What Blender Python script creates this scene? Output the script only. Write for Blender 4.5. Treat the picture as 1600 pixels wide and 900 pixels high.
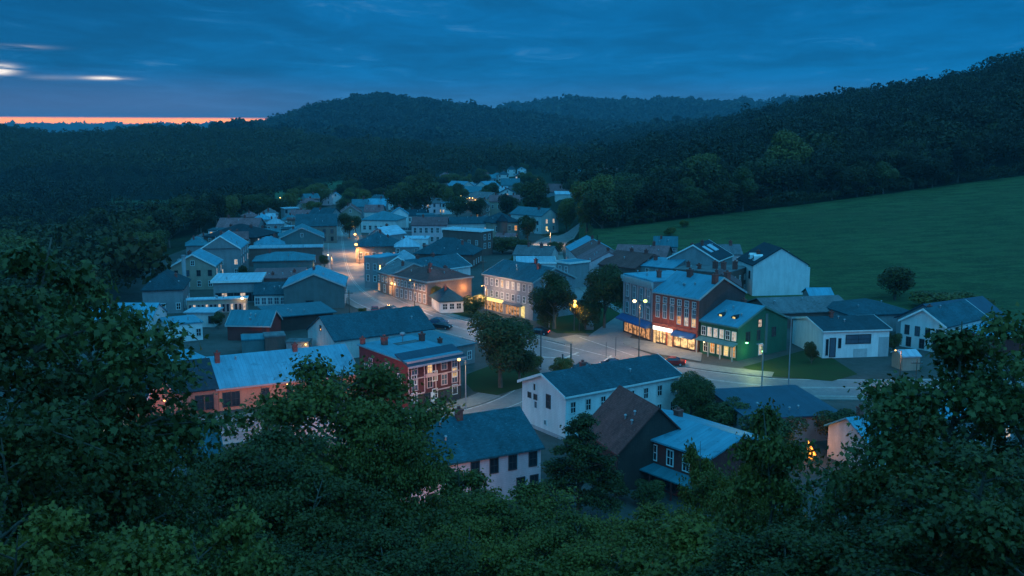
import bpy, math, random
import numpy as np
from mathutils import Vector

for o in list(bpy.data.objects):
    bpy.data.objects.remove(o)
C = bpy.context.scene.collection
scene = bpy.context.scene
R = math.radians
rnd = random.Random(7)

# ---------------------------------------------------------------- camera
F = 1556.0                       # focal length in photo pixels (1600 wide)
PITCH = math.atan(245 / F)
CAMZ = 40.0
cam = bpy.data.cameras.new('camera')
cam.sensor_width = 36.0
cam.lens = 36.0 * F / 1600.0
cam.clip_start = 0.5
cam.clip_end = 40000
camo = bpy.data.objects.new('camera', cam)
camo.location = (0, 0, CAMZ)
camo.rotation_euler = (math.pi / 2 - PITCH, 0, 0)
C.objects.link(camo)
scene.camera = camo

# ---------------------------------------------------------------- render settings
scene.view_settings.view_transform = 'Standard'
scene.view_settings.look = 'None'
scene.view_settings.gamma = 1.0
scene.view_settings.exposure = 0.0
scene.render.engine = 'CYCLES'
scene.cycles.use_denoising = True
scene.cycles.max_bounces = 5
scene.cycles.diffuse_bounces = 3
scene.cycles.glossy_bounces = 2
scene.cycles.transmission_bounces = 2
scene.cycles.transparent_max_bounces = 6
scene.cycles.volume_bounces = 0
scene.cycles.caustics_reflective = False
scene.cycles.caustics_refractive = False
scene.cycles.sample_clamp_indirect = 4.0

# ---------------------------------------------------------------- node helpers
class NT:
    def __init__(self, tree):
        self.t = tree
        tree.nodes.clear()
    def n(self, typ, **kw):
        nd = self.t.nodes.new(typ)
        for k, v in kw.items():
            setattr(nd, k, v)
        return nd
    def link(self, a, b):
        self.t.links.new(a, b)
    def put(self, sock, v):
        if hasattr(v, 'is_linked') or hasattr(v, 'links'):
            self.t.links.new(v, sock)
        else:
            sock.default_value = v
    def m(self, op, a, b=0.0, c=0.0, clamp=False):
        nd = self.n('ShaderNodeMath', operation=op, use_clamp=clamp)
        self.put(nd.inputs[0], a); self.put(nd.inputs[1], b); self.put(nd.inputs[2], c)
        return nd.outputs[0]
    def ss(self, x, lo, hi, a=0.0, b=1.0):
        nd = self.n('ShaderNodeMapRange', interpolation_type='SMOOTHSTEP')
        self.put(nd.inputs[0], x)
        for i, v in enumerate((lo, hi, a, b)):
            nd.inputs[i + 1].default_value = v
        return nd.outputs[0]
    def mix(self, f, a, b, blend='MIX'):
        nd = self.n('ShaderNodeMix', data_type='RGBA', blend_type=blend)
        self.put(nd.inputs[0], f); self.put(nd.inputs[6], a); self.put(nd.inputs[7], b)
        return nd.outputs[2]
    def ramp(self, f, stops):
        nd = self.n('ShaderNodeValToRGB')
        e = nd.color_ramp.elements
        while len(e) < len(stops):
            e.new(0.5)
        for el, (p, c) in zip(e, stops):
            el.position = p
            el.color = (*c, 1) if len(c) == 3 else c
        self.put(nd.inputs[0], f)
        return nd.outputs[0]
    def noise(self, vec, scale, detail=3.0, rough=0.55, dist=0.0):
        nd = self.n('ShaderNodeTexNoise')
        if vec is not None:
            self.link(vec, nd.inputs['Vector'])
        nd.inputs['Scale'].default_value = scale
        nd.inputs['Detail'].default_value = detail
        nd.inputs['Roughness'].default_value = rough
        nd.inputs['Distortion'].default_value = dist
        return nd.outputs['Fac']

# ---------------------------------------------------------------- dusk sky
world = bpy.data.worlds.new('World')
scene.world = world
world.use_nodes = True
w = NT(world.node_tree)
geo = w.n('ShaderNodeTexCoord')
sep = w.n('ShaderNodeSeparateXYZ')
w.link(geo.outputs['Generated'], sep.inputs[0])
dx, dy, dz = sep.outputs
el = w.m('ARCSINE', dz)
az = w.m('ARCTAN2', dx, dy)
elp = w.m('DIVIDE', w.m('MAXIMUM', el, 0.0), math.pi / 2)
SKY = 1.0
base = w.ramp(elp, [(0.0, (.030, .165, .36)), (.014, (.022, .165, .375)), (.030, (.002, .150, .385)),
                    (.07, (.001, .135, .36)), (.14, (.008, .17, .40)), (.36, (.062, .46, .90)), (1.0, (.080, .58, .98))])
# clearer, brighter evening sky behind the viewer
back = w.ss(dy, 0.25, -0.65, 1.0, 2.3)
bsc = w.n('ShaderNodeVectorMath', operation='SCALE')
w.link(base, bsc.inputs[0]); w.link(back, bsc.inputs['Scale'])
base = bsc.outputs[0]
# cloud sheet in perspective
den = w.m('ADD', w.m('MAXIMUM', dz, 0.0), 0.055)
cx = w.m('DIVIDE', dx, den); cy = w.m('DIVIDE', dy, den)
comb = w.n('ShaderNodeCombineXYZ')
w.link(w.m('MULTIPLY', cx, 0.95), comb.inputs[0]); w.link(w.m('MULTIPLY', cy, 0.62), comb.inputs[1])
n1 = w.noise(comb.outputs[0], 0.55, 6.0, 0.6, 0.9)
n2 = w.noise(comb.outputs[0], 1.7, 6.0, 0.66, 0.8)
cl = w.m('ADD', w.m('MULTIPLY', n1, 0.6), w.m('MULTIPLY', n2, 0.4))
mod = w.m('MULTIPLY', w.ss(cl, 0.36, 0.66, 0.80, 1.22), w.ss(az, -0.55, 0.0, 0.80, 1.04))
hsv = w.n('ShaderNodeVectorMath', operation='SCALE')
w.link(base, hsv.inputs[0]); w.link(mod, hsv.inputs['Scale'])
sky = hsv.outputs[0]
wisp = w.m('MULTIPLY', w.ss(n2, 0.54, 0.78), w.ss(n1, 0.42, 0.6))
sky = w.mix(w.m('MULTIPLY', wisp, 0.6), sky, (.075, .25, .48, 1))
# purple glow low in the west and orange slit under the cloud deck
west = w.ss(az, -0.10, -0.34)
lowg = w.m('MULTIPLY', w.ss(el, 0.062, 0.016), w.ss(el, 0.005, 0.015))
sky = w.mix(w.m('MULTIPLY', lowg, w.m('ADD', w.m('MULTIPLY', west, 0.42), 0.14)), sky, (.13, .17, .36, 1))
slit = w.m('MULTIPLY', w.ss(el, 0.0058, 0.0074), w.ss(el, 0.0134, 0.0108))
wob = w.noise(comb.outputs[0], 2.5, 3.0)
slit = w.m('MULTIPLY', slit, w.m('MULTIPLY', w.ss(az, -0.19, -0.27), w.ss(az, -1.5, -1.1)))
slit = w.m('MULTIPLY', slit, w.ss(wob, 0.2, 0.5, 0.8, 1.0))
sky = w.mix(slit, sky, (4.3, 1.15, .0, 1))
# gaps in the cloud with the bright evening sky behind
def blob(a0, e0, sa, se):
    a = w.m('DIVIDE', w.m('SUBTRACT', az, a0), sa)
    e = w.m('DIVIDE', w.m('SUBTRACT', el, e0), se)
    d = w.m('ADD', w.m('MULTIPLY', a, a), w.m('MULTIPLY', e, e))
    return w.m('POWER', 2.718, w.m('MULTIPLY', d, -1.0))
c2 = w.n('ShaderNodeCombineXYZ')
w.link(w.m('MULTIPLY', az, 16.0), c2.inputs[0]); w.link(w.m('MULTIPLY', el, 150.0), c2.inputs[1])
n3 = w.noise(c2.outputs[0], 1.0, 4.0, 0.6)
gap = w.m('ADD', w.m('MULTIPLY', blob(-0.470, 0.0535, 0.013, 0.0040), 1.9), w.m('MULTIPLY', blob(-0.380, 0.0478, 0.016, 0.0015), 1.1))
gap = w.m('ADD', gap, w.m('MULTIPLY', blob(-0.425, 0.0475, 0.024, 0.0020), 0.12))
gap = w.m('ADD', gap, w.m('MULTIPLY', blob(-0.450, 0.0735, 0.022, 0.0018), 0.20))
gap = w.m('MULTIPLY', gap, w.ss(n3, 0.34, 0.56))
sky = w.mix(w.m('MINIMUM', gap, 1.0), sky, (1.25, 1.12, 1.0, 1))
# below the horizon: dark land
sky = w.mix(w.ss(el, 0.0, -0.03), sky, (.004, .02, .035, 1))
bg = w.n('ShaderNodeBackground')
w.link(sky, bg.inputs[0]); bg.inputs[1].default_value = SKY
nish = w.n('ShaderNodeTexSky', sky_type='NISHITA')
nish.sun_disc = False
nish.sun_elevation = R(-3.0)
nish.sun_rotation = R(-35)
bg2 = w.n('ShaderNodeBackground')
w.link(nish.outputs[0], bg2.inputs[0]); bg2.inputs[1].default_value = 0.01
add = w.n('ShaderNodeAddShader')
w.link(bg.outputs[0], add.inputs[0]); w.link(bg2.outputs[0], add.inputs[1])
wo = w.n('ShaderNodeOutputWorld')
w.link(add.outputs[0], wo.inputs[0])

# the last faint glow of the set sun, low in the west
sun = bpy.data.lights.new('sun', 'SUN')
sun.energy = 0.05
sun.angle = R(25)
sun.color = (1.0, .72, .6)
suno = bpy.data.objects.new('sun', sun)
suno.rotation_euler = (R(78), 0, R(35))
C.objects.link(suno)

# ---------------------------------------------------------------- terrain height
def sst(x):
    x = np.clip(x, 0, 1)
    return x * x * (3 - 2 * x)

HY = [-400, -60, -8, 0, 8, 20, 40, 60, 78, 92]
HZ = [70, 44, 38.4, 37.8, 33.5, 27, 16, 7, 1.6, 0]
RU = [600, 760, 850, 890, 930, 1000, 1100, 1260, 1440, 1600, 1700, 2000, 2600]
RYN = [760, 700, 520, 400, 250, 240, 236, 234, 234, 234, 234, 234, 234]
RYT = [1000, 900, 620, 460, 330, 340, 352, 370, 386, 400, 410, 430, 450]
RZT = [0, 1, 3, 5, 7.1, 7.9, 9.6, 12.4, 17, 21.5, 24, 34, 44]
RYC = [2200, 2000, 1800, 1600, 1500, 1400, 1200, 900, 780, 700, 680, 640, 620]
RZC = [0, 0, 2, 3, 5, 20, 34, 50, 64, 79, 86, 104, 125]
LU = [-900, 0, 130, 250, 350, 450, 600, 700, 780, 900]
LZ = [28, 26, 25, 27, 24, 21, 13, 4, 0, 0]
def interp(x, xs, ys):
    return np.interp(x, xs, ys)

def ridge(uu, y, us, vs, d0, sf, sb, canopy=14.0):
    v = interp(uu, us, vs)
    z = 40 + (205 - v) / F * d0 - canopy
    d = y - d0
    s = np.where(d < 0, sf, sb)
    return (z + 40) * np.exp(-(d / s) ** 2) - 40

def terrain(x, y):
    x = np.asarray(x, float); y = np.asarray(y, float)
    hill = interp(y, HY, HZ)
    ys = np.maximum(y, 60.0)
    uu = 800 + F * x / ys
    yn = interp(uu, RU, RYN); yt = interp(uu, RU, RYT); zt = interp(uu, RU, RZT)
    yc = interp(uu, RU, RYC); zc = interp(uu, RU, RZC)
    a = np.clip((y - yn) / (yt - yn), 0, 1)
    b = np.clip((y - yt) / (yc - yt), 0, 1)
    right = zt * (a ** 1.15) + (zc - zt) * b
    m = sst((-x - 118) / 90) * sst((y - 150) / 140)
    s = sst((y - 760) / 560)
    left = -12 * m * (1 - s) + interp(uu, LU, LZ) * s
    z = hill + right + left
    wav = (np.sin(x * .011 + 1.3) * np.cos(y * .008 + .4) * 3.2 + np.sin(x * .031 + y * .017) * 1.6) * sst((y - 560) / 400)
    roll = np.sin(x * .0187 + 1.7 * np.sin(y * .0061)) * np.sin(y * .0107 + .9 * np.sin(x * .0093) + .6)
    z = z + wav + roll * 7.5 * sst((y - 700) / 250) * np.where(uu < 900, 1.0, .6)
    r1 = ridge(uu, y, [300, 400, 440, 500, 560, 600, 640, 700, 760, 820, 900, 1000, 1100],
               [236, 200, 190, 171, 161, 157, 162, 169, 176, 184, 194, 206, 240], 2600, 560, 900)
    r2 = ridge(uu, y, [600, 700, 780, 850, 900, 950, 1000, 1050, 1150, 1250, 1400, 1700],
               [240, 200, 179, 165, 158, 163, 166, 164, 166, 165, 160, 150], 3900, 700, 1200)
    r3 = ridge(uu, y, [-3000, 0, 200, 440, 700, 900], [192.5, 193.5, 193, 193.5, 197, 215], 9000, 1500, 2500, 48)
    far = np.maximum(np.maximum(r1, r2), r3)
    z = np.where(y > 900, np.maximum(z, far + wav * 1.5), z)
    return z

def th(x, y):
    return float(terrain(x, y))

cP, sP = math.cos(PITCH), math.sin(PITCH)
def ray(u, v):
    a = (u - 800) / F; b = -(v - 450) / F
    return (a, cP + sP * b, -sP + cP * b)

def at(u, v, h=0.0, z=None):
    """the place on the ground (or h above it) that the photo shows at pixel u, v"""
    d = ray(u, v)
    if z is not None:
        s = (z - CAMZ) / d[2]
        return Vector((d[0] * s, d[1] * s, z))
    lo = 60.0; s = lo
    while s < 6000:
        s2 = s * 1.02
        if CAMZ + d[2] * s2 - th(d[0] * s2, d[1] * s2) - h < 0:
            break
        s = s2
    a, b = s, s2
    for _ in range(24):
        c = (a + b) / 2
        if CAMZ + d[2] * c - th(d[0] * c, d[1] * c) - h < 0:
            b = c
        else:
            a = c
    return Vector((d[0] * b, d[1] * b, CAMZ + d[2] * b))

# ---------------------------------------------------------------- materials
MATS = {}
def mat(name, col, var=.25, rough=.7, pat=None, scale=1.0, metal=0.0, emit=None, strength=1.0, col2=None, spec=.3, bump=0.0):
    m = bpy.data.materials.new(name)
    m.use_nodes = True
    t = NT(m.node_tree)
    tc = t.n('ShaderNodeTexCoord')
    P = tc.outputs['Object']
    c = (*col, 1)
    c2 = (*col2, 1) if col2 else (*[k * (1 - var) for k in col], 1)
    big = t.noise(P, .35 * scale, 4, .6)
    fine = t.noise(P, 4.0 * scale, 3, .65)
    f = t.m('ADD', t.m('MULTIPLY', big, .6), t.m('MULTIPLY', fine, .4))
    colr = t.mix(t.ss(f, .36, .64), c, c2)
    hgt = fine
    if pat in ('brick', 'shingle', 'siding', 'seam', 'plank'):
        sp = t.n('ShaderNodeSeparateXYZ'); t.link(P, sp.inputs[0])
        xy = t.m('ADD', sp.outputs[0], sp.outputs[1])
        cb = t.n('ShaderNodeCombineXYZ')
        if pat == 'brick':
            t.link(xy, cb.inputs[0]); t.link(sp.outputs[2], cb.inputs[1])
            br = t.n('ShaderNodeTexBrick')
            t.link(cb.outputs[0], br.inputs['Vector'])
            br.inputs['Scale'].default_value = 2.2
            br.inputs['Mortar Size'].default_value = .03
            br.inputs['Color1'].default_value = (1, 1, 1, 1); br.inputs['Color2'].default_value = (.68, .68, .68, 1)
            br.inputs['Mortar'].default_value = (1.25, 1.25, 1.25, 1)
            colr = t.mix(.75, colr, br.outputs[0], 'MULTIPLY'); hgt = br.outputs['Fac']
        elif pat == 'shingle':
            t.link(sp.outputs[0], cb.inputs[0]); t.link(sp.outputs[1], cb.inputs[1])
            br = t.n('ShaderNodeTexBrick')
            t.link(cb.outputs[0], br.inputs['Vector'])
            br.inputs['Scale'].default_value = 1.6
            br.inputs['Mortar Size'].default_value = .02
            br.inputs['Color1'].default_value = (1.15, 1.15, 1.15, 1); br.inputs['Color2'].default_value = (.66, .66, .66, 1)
            br.inputs['Mortar'].default_value = (.5, .5, .5, 1)
            colr = t.mix(.8, colr, br.outputs[0], 'MULTIPLY')
            vo = t.n('ShaderNodeTexVoronoi'); t.link(P, vo.inputs['Vector']); vo.inputs['Scale'].default_value = 2.6
            spk = t.ss(vo.outputs['Distance'], .12, .05)
            colr = t.mix(t.m('MULTIPLY', spk, t.ss(t.noise(P, .9, 2), .5, .62)), colr, (.42, .43, .42, 1))
        else:
            src = {'siding': sp.outputs[2], 'seam': sp.outputs[0], 'plank': xy}[pat]
            per = {'siding': .22, 'seam': .55, 'plank': .3}[pat] * scale
            fr = t.m('FRACT', t.m('DIVIDE', src, per))
            ln = t.ss(fr, .0, .14)
            colr = t.mix(t.m('MULTIPLY', t.m('SUBTRACT', 1.0, ln), .5), colr, (*[k * .35 for k in col], 1))
            hgt = ln
    if 'roof' in name or 'slate' in name or 'metal' in name:
        mp = t.n('ShaderNodeMapping'); t.link(P, mp.inputs[0]); mp.inputs['Scale'].default_value = (1.1, .16, .3)
        st = t.noise(mp.outputs[0], 1.0, 5, .7)
        oi = t.n('ShaderNodeObjectInfo')
        k = t.m('MULTIPLY', t.ss(st, .34, .66, .84, 1.08), t.ss(oi.outputs['Random'], 0, 1, .78, 1.16))
        pt = t.ss(t.noise(P, .55, 3, .7), .60, .66, 1.0, .76)
        sc_ = t.n('ShaderNodeVectorMath', operation='SCALE'); t.put(sc_.inputs[0], colr); t.put(sc_.inputs['Scale'], t.m('MULTIPLY', k, pt)); colr = sc_.outputs[0]
    else:
        mp = t.n('ShaderNodeMapping'); t.link(P, mp.inputs[0]); mp.inputs['Scale'].default_value = (1.2, 1.2, .22)
        st = t.noise(mp.outputs[0], 1.0, 5, .7)
        oi = t.n('ShaderNodeObjectInfo')
        k = t.m('MULTIPLY', t.ss(st, .35, .65, .90, 1.04), t.ss(oi.outputs['Random'], 0, 1, .88, 1.08))
        sc_ = t.n('ShaderNodeVectorMath', operation='SCALE'); t.put(sc_.inputs[0], colr); t.put(sc_.inputs['Scale'], k); colr = sc_.outputs[0]
    bs = t.n('ShaderNodeBsdfPrincipled')
    t.put(bs.inputs['Base Color'], colr)
    bs.inputs['Roughness'].default_value = rough
    bs.inputs['Metallic'].default_value = metal
    bs.inputs['Specular IOR Level'].default_value = spec
    if emit:
        bs.inputs['Emission Color'].default_value = (*emit, 1)
        bs.inputs['Emission Strength'].default_value = strength
    if bump:
        bp = t.n('ShaderNodeBump'); bp.inputs['Strength'].default_value = bump; bp.inputs['Distance'].default_value = .05
        t.put(bp.inputs['Height'], hgt); t.link(bp.outputs[0], bs.inputs['Normal'])
    out = t.n('ShaderNodeOutputMaterial'); t.link(bs.outputs[0], out.inputs[0])
    MATS[name] = m
    return m

def glowmat(name, col, strength, vary=.0, dark=(.05, .03, .02), scale=2.0):
    m = bpy.data.materials.new(name); m.use_nodes = True
    t = NT(m.node_tree)
    tc = t.n('ShaderNodeTexCoord')
    c = (*col, 1)
    if vary:
        oi = t.n('ShaderNodeObjectInfo')
        sh = t.n('ShaderNodeVectorMath', operation='ADD')
        cc = t.n('ShaderNodeCombineXYZ'); t.link(t.m('MULTIPLY', oi.outputs['Random'], 37.0), cc.inputs[0])
        t.link(tc.outputs['Object'], sh.inputs[0]); t.link(cc.outputs[0], sh.inputs[1])
        nz = t.noise(sh.outputs[0], scale, 3, .6)
        c = t.mix(t.m('MULTIPLY', t.ss(nz, .42, .62), vary), c, (*dark, 1))
    e = t.n('ShaderNodeEmission'); t.put(e.inputs[0], c); e.inputs[1].default_value = strength
    out = t.n('ShaderNodeOutputMaterial'); t.link(e.outputs[0], out.inputs[0])
    MATS[name] = m
    return m

def leafmat(name, dark, light, warm, warmf=.25):
    m = bpy.data.materials.new(name); m.use_nodes = True
    t = NT(m.node_tree)
    gi = t.n('ShaderNodeNewGeometry')
    oi = t.n('ShaderNodeObjectInfo')
    at_ = t.n('ShaderNodeAttribute'); at_.attribute_name = 'tint'
    r = t.m('ADD', t.m('MULTIPLY', gi.outputs['Random Per Island'], .55), t.m('MULTIPLY', at_.outputs['Fac'], .45))
    c = t.mix(r, (*dark, 1), (*light, 1))
    c = t.mix(t.m('MULTIPLY', t.ss(oi.outputs['Random'], .35, 1.0), warmf), c, (*warm, 1))
    c = t.mix(t.m('MULTIPLY', t.ss(at_.outputs['Fac'], .6, 1.0), warmf), c, (*warm, 1))
    d = t.n('ShaderNodeBsdfPrincipled'); t.put(d.inputs['Base Color'], c)
    d.inputs['Roughness'].default_value = .45; d.inputs['Specular IOR Level'].default_value = .2
    tr = t.n('ShaderNodeBsdfTranslucent'); t.put(tr.inputs[0], c)
    mx = t.n('ShaderNodeMixShader'); mx.inputs[0].default_value = .22
    t.link(d.outputs[0], mx.inputs[1]); t.link(tr.outputs[0], mx.inputs[2])
    out = t.n('ShaderNodeOutputMaterial'); t.link(mx.outputs[0], out.inputs[0])
    MATS[name] = m
    return m

# walls
mat('white', (.80, .80, .78), .10, .7, 'siding', bump=.3)
mat('offwhite', (.62, .60, .58), .18, .75)
mat('plaster', (.74, .74, .73), .12, .8)
mat('pinkwall', (.72, .50, .52), .14, .8, 'siding')
mat('salmon', (.72, .27, .17), .22, .8)
mat('terracotta', (.48, .17, .12), .25, .8)
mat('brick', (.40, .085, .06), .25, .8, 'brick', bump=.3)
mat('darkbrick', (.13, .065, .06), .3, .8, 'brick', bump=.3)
mat('redboard', (.115, .028, .03), .2, .7, 'siding')
mat('maroon', (.20, .045, .04), .25, .7, 'plank')
mat('brownbrick', (.30, .20, .165), .25, .8, 'brick', bump=.3)
mat('lilacbrick', (.27, .215, .225), .2, .8, 'brick', bump=.2)
mat('stone', (.34, .33, .35), .2, .85, 'brick')
mat('greenwall', (.022, .130, .085), .2, .7, 'siding', bump=.3)
mat('greytrim', (.40, .42, .42), .15, .7)
mat('greywall', (.26, .28, .29), .2, .8, 'siding')
mat('tealwall', (.10, .17, .175), .2, .8, 'plank')
mat('beigewall', (.34, .28, .22), .2, .8)
mat('brownwall', (.17, .10, .085), .25, .8, 'plank')
mat('darkwood', (.06, .045, .04), .3, .8, 'plank')
mat('concrete', (.40, .40, .41), .2, .85)
mat('trimwhite', (.82, .82, .80), .06, .6)
mat('trimpink', (.55, .36, .36), .1, .6)
# roofs
mat('metalroof', (.075, .29, .38), .16, .5, 'seam', bump=.25)
mat('tealmetal', (.03, .165, .205), .18, .5, 'seam', bump=.25)
mat('paleroof', (.36, .48, .55), .14, .55, 'seam', scale=2)
mat('slate', (.022, .082, .105), .3, .8, 'shingle')
mat('darkslate', (.018, .04, .055), .3, .8, 'shingle')
mat('tealslate', (.022, .105, .135), .3, .75, 'shingle')
mat('brownroof', (.26, .085, .075), .3, .8, 'shingle')
mat('purpleroof', (.30, .12, .125), .3, .8, 'shingle')
mat('greyroof', (.17, .17, .18), .3, .85, 'shingle')
mat('navymetal', (.02, .07, .11), .2, .45, 'seam')
mat('tarroof', (.20, .21, .22), .45, .9, scale=2)
# details
mat('chimneybrick', (.30, .085, .07), .3, .85, 'brick')
mat('glass', (.02, .03, .04), .2, .06, spec=.7)
mat('skyglass', (.10, .13, .17), .3, .12, spec=.8)
mat('frame', (.70, .70, .69), .08, .6)
mat('darkframe', (.05, .05, .055), .1, .6)
mat('blueawning', (.035, .11, .27), .2, .7, 'seam', scale=.6)
mat('tealawning', (.08, .20, .20), .2, .7)
mat('metal', (.12, .13, .14), .2, .4, metal=.6)
mat('woodpole', (.13, .10, .08), .3, .85)
mat('galv', (.38, .40, .42), .2, .45, metal=.5)
mat('tyre', (.02, .02, .02), .2, .8)
mat('carblack', (.012, .014, .02), .1, .2, spec=.6)
mat('carred', (.28, .015, .015), .1, .22, spec=.6)
mat('carblue', (.03, .07, .13), .1, .2, spec=.6)
mat('cargrey', (.10, .11, .12), .1, .25, spec=.6)
mat('bark', (.17, .13, .10), .35, .9, scale=3)
glowmat('winwarm', (1.0, .62, .28), 1.0, .55, (.22, .10, .04), 1.6)
glowmat('winorange', (1.0, .42, .10), .9, .6, (.25, .08, .02), 1.6)
glowmat('winpale', (1.0, .80, .62), .75, .6, (.20, .13, .12), 1.6)
glowmat('winyellow', (1.0, .78, .30), 1.1, .4, (.4, .2, .06), 1.6)
glowmat('shopglow', (1.0, .60, .26), 1.5, .8, (.10, .045, .02), 1.3)
glowmat('shopdim', (.9, .42, .18), .8, .85, (.05, .03, .02), 1.3)
glowmat('signwhite', (1.0, .93, .86), 2.2)
glowmat('signyellow', (1.0, .80, .28), 1.5)
glowmat('lampwarm', (1.0, .58, .16), 4.5)
glowmat('lampwhite', (1.0, .74, .40), 4.5)
glowmat('lampgreen', (.80, 1.0, .22), 4.0)
glowmat('taillight', (1.0, .10, .06), 2.0)
glowmat('signalgreen', (.25, 1.0, .35), 6.0)
glowmat('flame', (1.0, .36, .05), 4.0, .7, (.5, .04, .0), 5.0)
# foliage
leafmat('leaf_near', (.052, .046, .011), (.205, .158, .032), (.290, .175, .023), .25)
leafmat('leaf_maple', (.036, .042, .014), (.140, .140, .040), (.230, .155, .026), .25)
leafmat('leaf_mid', (.034, .038, .012), (.115, .112, .030), (.165, .125, .024), .3)
leafmat('leaf_dark', (.030, .030, .010), (.112, .095, .025), (.150, .100, .017), .2)
leafmat('leaf_forest', (.012, .012, .006), (.050, .045, .014), (.110, .085, .020), .4)
leafmat('leaf_olive', (.070, .062, .014), (.185, .150, .032), (.24, .155, .028), .4)

# ---------------------------------------------------------------- mesh building
def np_mesh(name, verts, faces, material, tint=None, smooth=False):
    """one mesh from numpy arrays; faces is (M, k)"""
    me = bpy.data.meshes.new(name)
    n, (fn, k) = len(verts), faces.shape
    me.vertices.add(n)
    me.vertices.foreach_set('co', np.ascontiguousarray(verts, np.float32).ravel())
    me.loops.add(fn * k)
    me.loops.foreach_set('vertex_index', np.ascontiguousarray(faces, np.int32).ravel())
    me.polygons.add(fn)
    me.polygons.foreach_set('loop_start', np.arange(0, fn * k, k, dtype=np.int32))
    me.polygons.foreach_set('loop_total', np.full(fn, k, np.int32))
    if tint is not None:
        a = me.attributes.new('tint', 'FLOAT', 'FACE')
        a.data.foreach_set('value', np.ascontiguousarray(tint, np.float32))
    me.update(calc_edges=True)
    me.materials.append(MATS[material])
    if smooth:
        me.polygons.foreach_set('use_smooth', np.ones(fn, bool))
    return me

class MB:
    def __init__(self):
        self.v = []; self.f = []
    def poly(self, pts):
        i = len(self.v); self.v += [tuple(p) for p in pts]; self.f.append(tuple(range(i, i + len(pts))))
    def box(self, x0, y0, z0, x1, y1, z1):
        i = len(self.v)
        self.v += [(x0, y0, z0), (x1, y0, z0), (x1, y1, z0), (x0, y1, z0), (x0, y0, z1), (x1, y0, z1), (x1, y1, z1), (x0, y1, z1)]
        for q in ((0, 3, 2, 1), (4, 5, 6, 7), (0, 1, 5, 4), (1, 2, 6, 5), (2, 3, 7, 6), (3, 0, 4, 7)):
            self.f.append(tuple(i + k for k in q))
        return self
    def prism(self, prof, a, b, axis='x'):
        """closed profile (list of 2-tuples) swept between a and b along the axis; profile is (y,z) for x, (x,z) for y, (x,y) for z"""
        n = len(prof); i = len(self.v)
        def p(q, s):
            return {'x': (s, q[0], q[1]), 'y': (q[0], s, q[1]), 'z': (q[0], q[1], s)}[axis]
        self.v += [p(q, a) for q in prof] + [p(q, b) for q in prof]
        self.f.append(tuple(i + k for k in range(n))[::-1]); self.f.append(tuple(i + n + k for k in range(n)))
        for k in range(n):
            k2 = (k + 1) % n
            self.f.append((i + k, i + k2, i + n + k2, i + n + k))
        return self
    def tube(self, p0, p1, r0, r1=None, n=8, cap=True):
        r1 = r0 if r1 is None else r1
        p0, p1 = Vector(p0), Vector(p1); d = (p1 - p0).normalized()
        a = d.orthogonal().normalized(); b = d.cross(a)
        i = len(self.v)
        for p, r in ((p0, r0), (p1, r1)):
            for k in range(n):
                t = 2 * math.pi * k / n
                self.v.append(tuple(p + a * (r * math.cos(t)) + b * (r * math.sin(t))))
        for k in range(n):
            k2 = (k + 1) % n
            self.f.append((i + k, i + k2, i + n + k2, i + n + k))
        if cap:
            self.f.append(tuple(i + k for k in range(n))[::-1]); self.f.append(tuple(i + n + k for k in range(n)))
        return self
    def ball(self, c, r, sz=1.0, n=8, m=5):
        i = len(self.v)
        self.v.append((c[0], c[1], c[2] - r * sz))
        for a in range(1, m):
            t = math.pi * a / m
            for k in range(n):
                p = 2 * math.pi * k / n
                self.v.append((c[0] + r * math.sin(t) * math.cos(p), c[1] + r * math.sin(t) * math.sin(p), c[2] - r * sz * math.cos(t)))
        self.v.append((c[0], c[1], c[2] + r * sz)); e = len(self.v) - 1
        for k in range(n):
            k2 = (k + 1) % n
            self.f.append((i, i + 1 + k2, i + 1 + k))
            for a in range(m - 2):
                q = i + 1 + a * n
                self.f.append((q + k, q + k2, q + n + k2, q + n + k))
            q = i + 1 + (m - 2) * n
            self.f.append((q + k, q + k2, e))
        return self
    def mesh(self, name, material):
        me = bpy.data.meshes.new(name)
        me.from_pydata(self.v, [], self.f)
        me.materials.append(MATS[material]); me.update()
        return me
    def build(self, name, material, parent=None, loc=(0, 0, 0), rz=0.0):
        return obj(name, self.mesh(name, material), parent, loc, rz)

def obj(name, data, parent=None, loc=(0, 0, 0), rz=0.0, sc=None):
    o = bpy.data.objects.new(name, data)
    o.location = loc; o.rotation_euler = (0, 0, rz)
    if sc is not None:
        o.scale = sc
    C.objects.link(o)
    if parent is not None:
        o.parent = parent
    return o

def tag(o, label, cat, group=None):
    o['label'] = label; o['category'] = cat
    if group:
        o['group'] = group
    return o

def thing(name, label, cat, loc=(0, 0, 0), rz=0.0, group=None, sc=None):
    return tag(obj(name, None, None, loc, rz, sc), label, cat, group)

def struct(name, me, kind='structure'):
    o = obj(name, me); o['kind'] = kind
    return o

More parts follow.
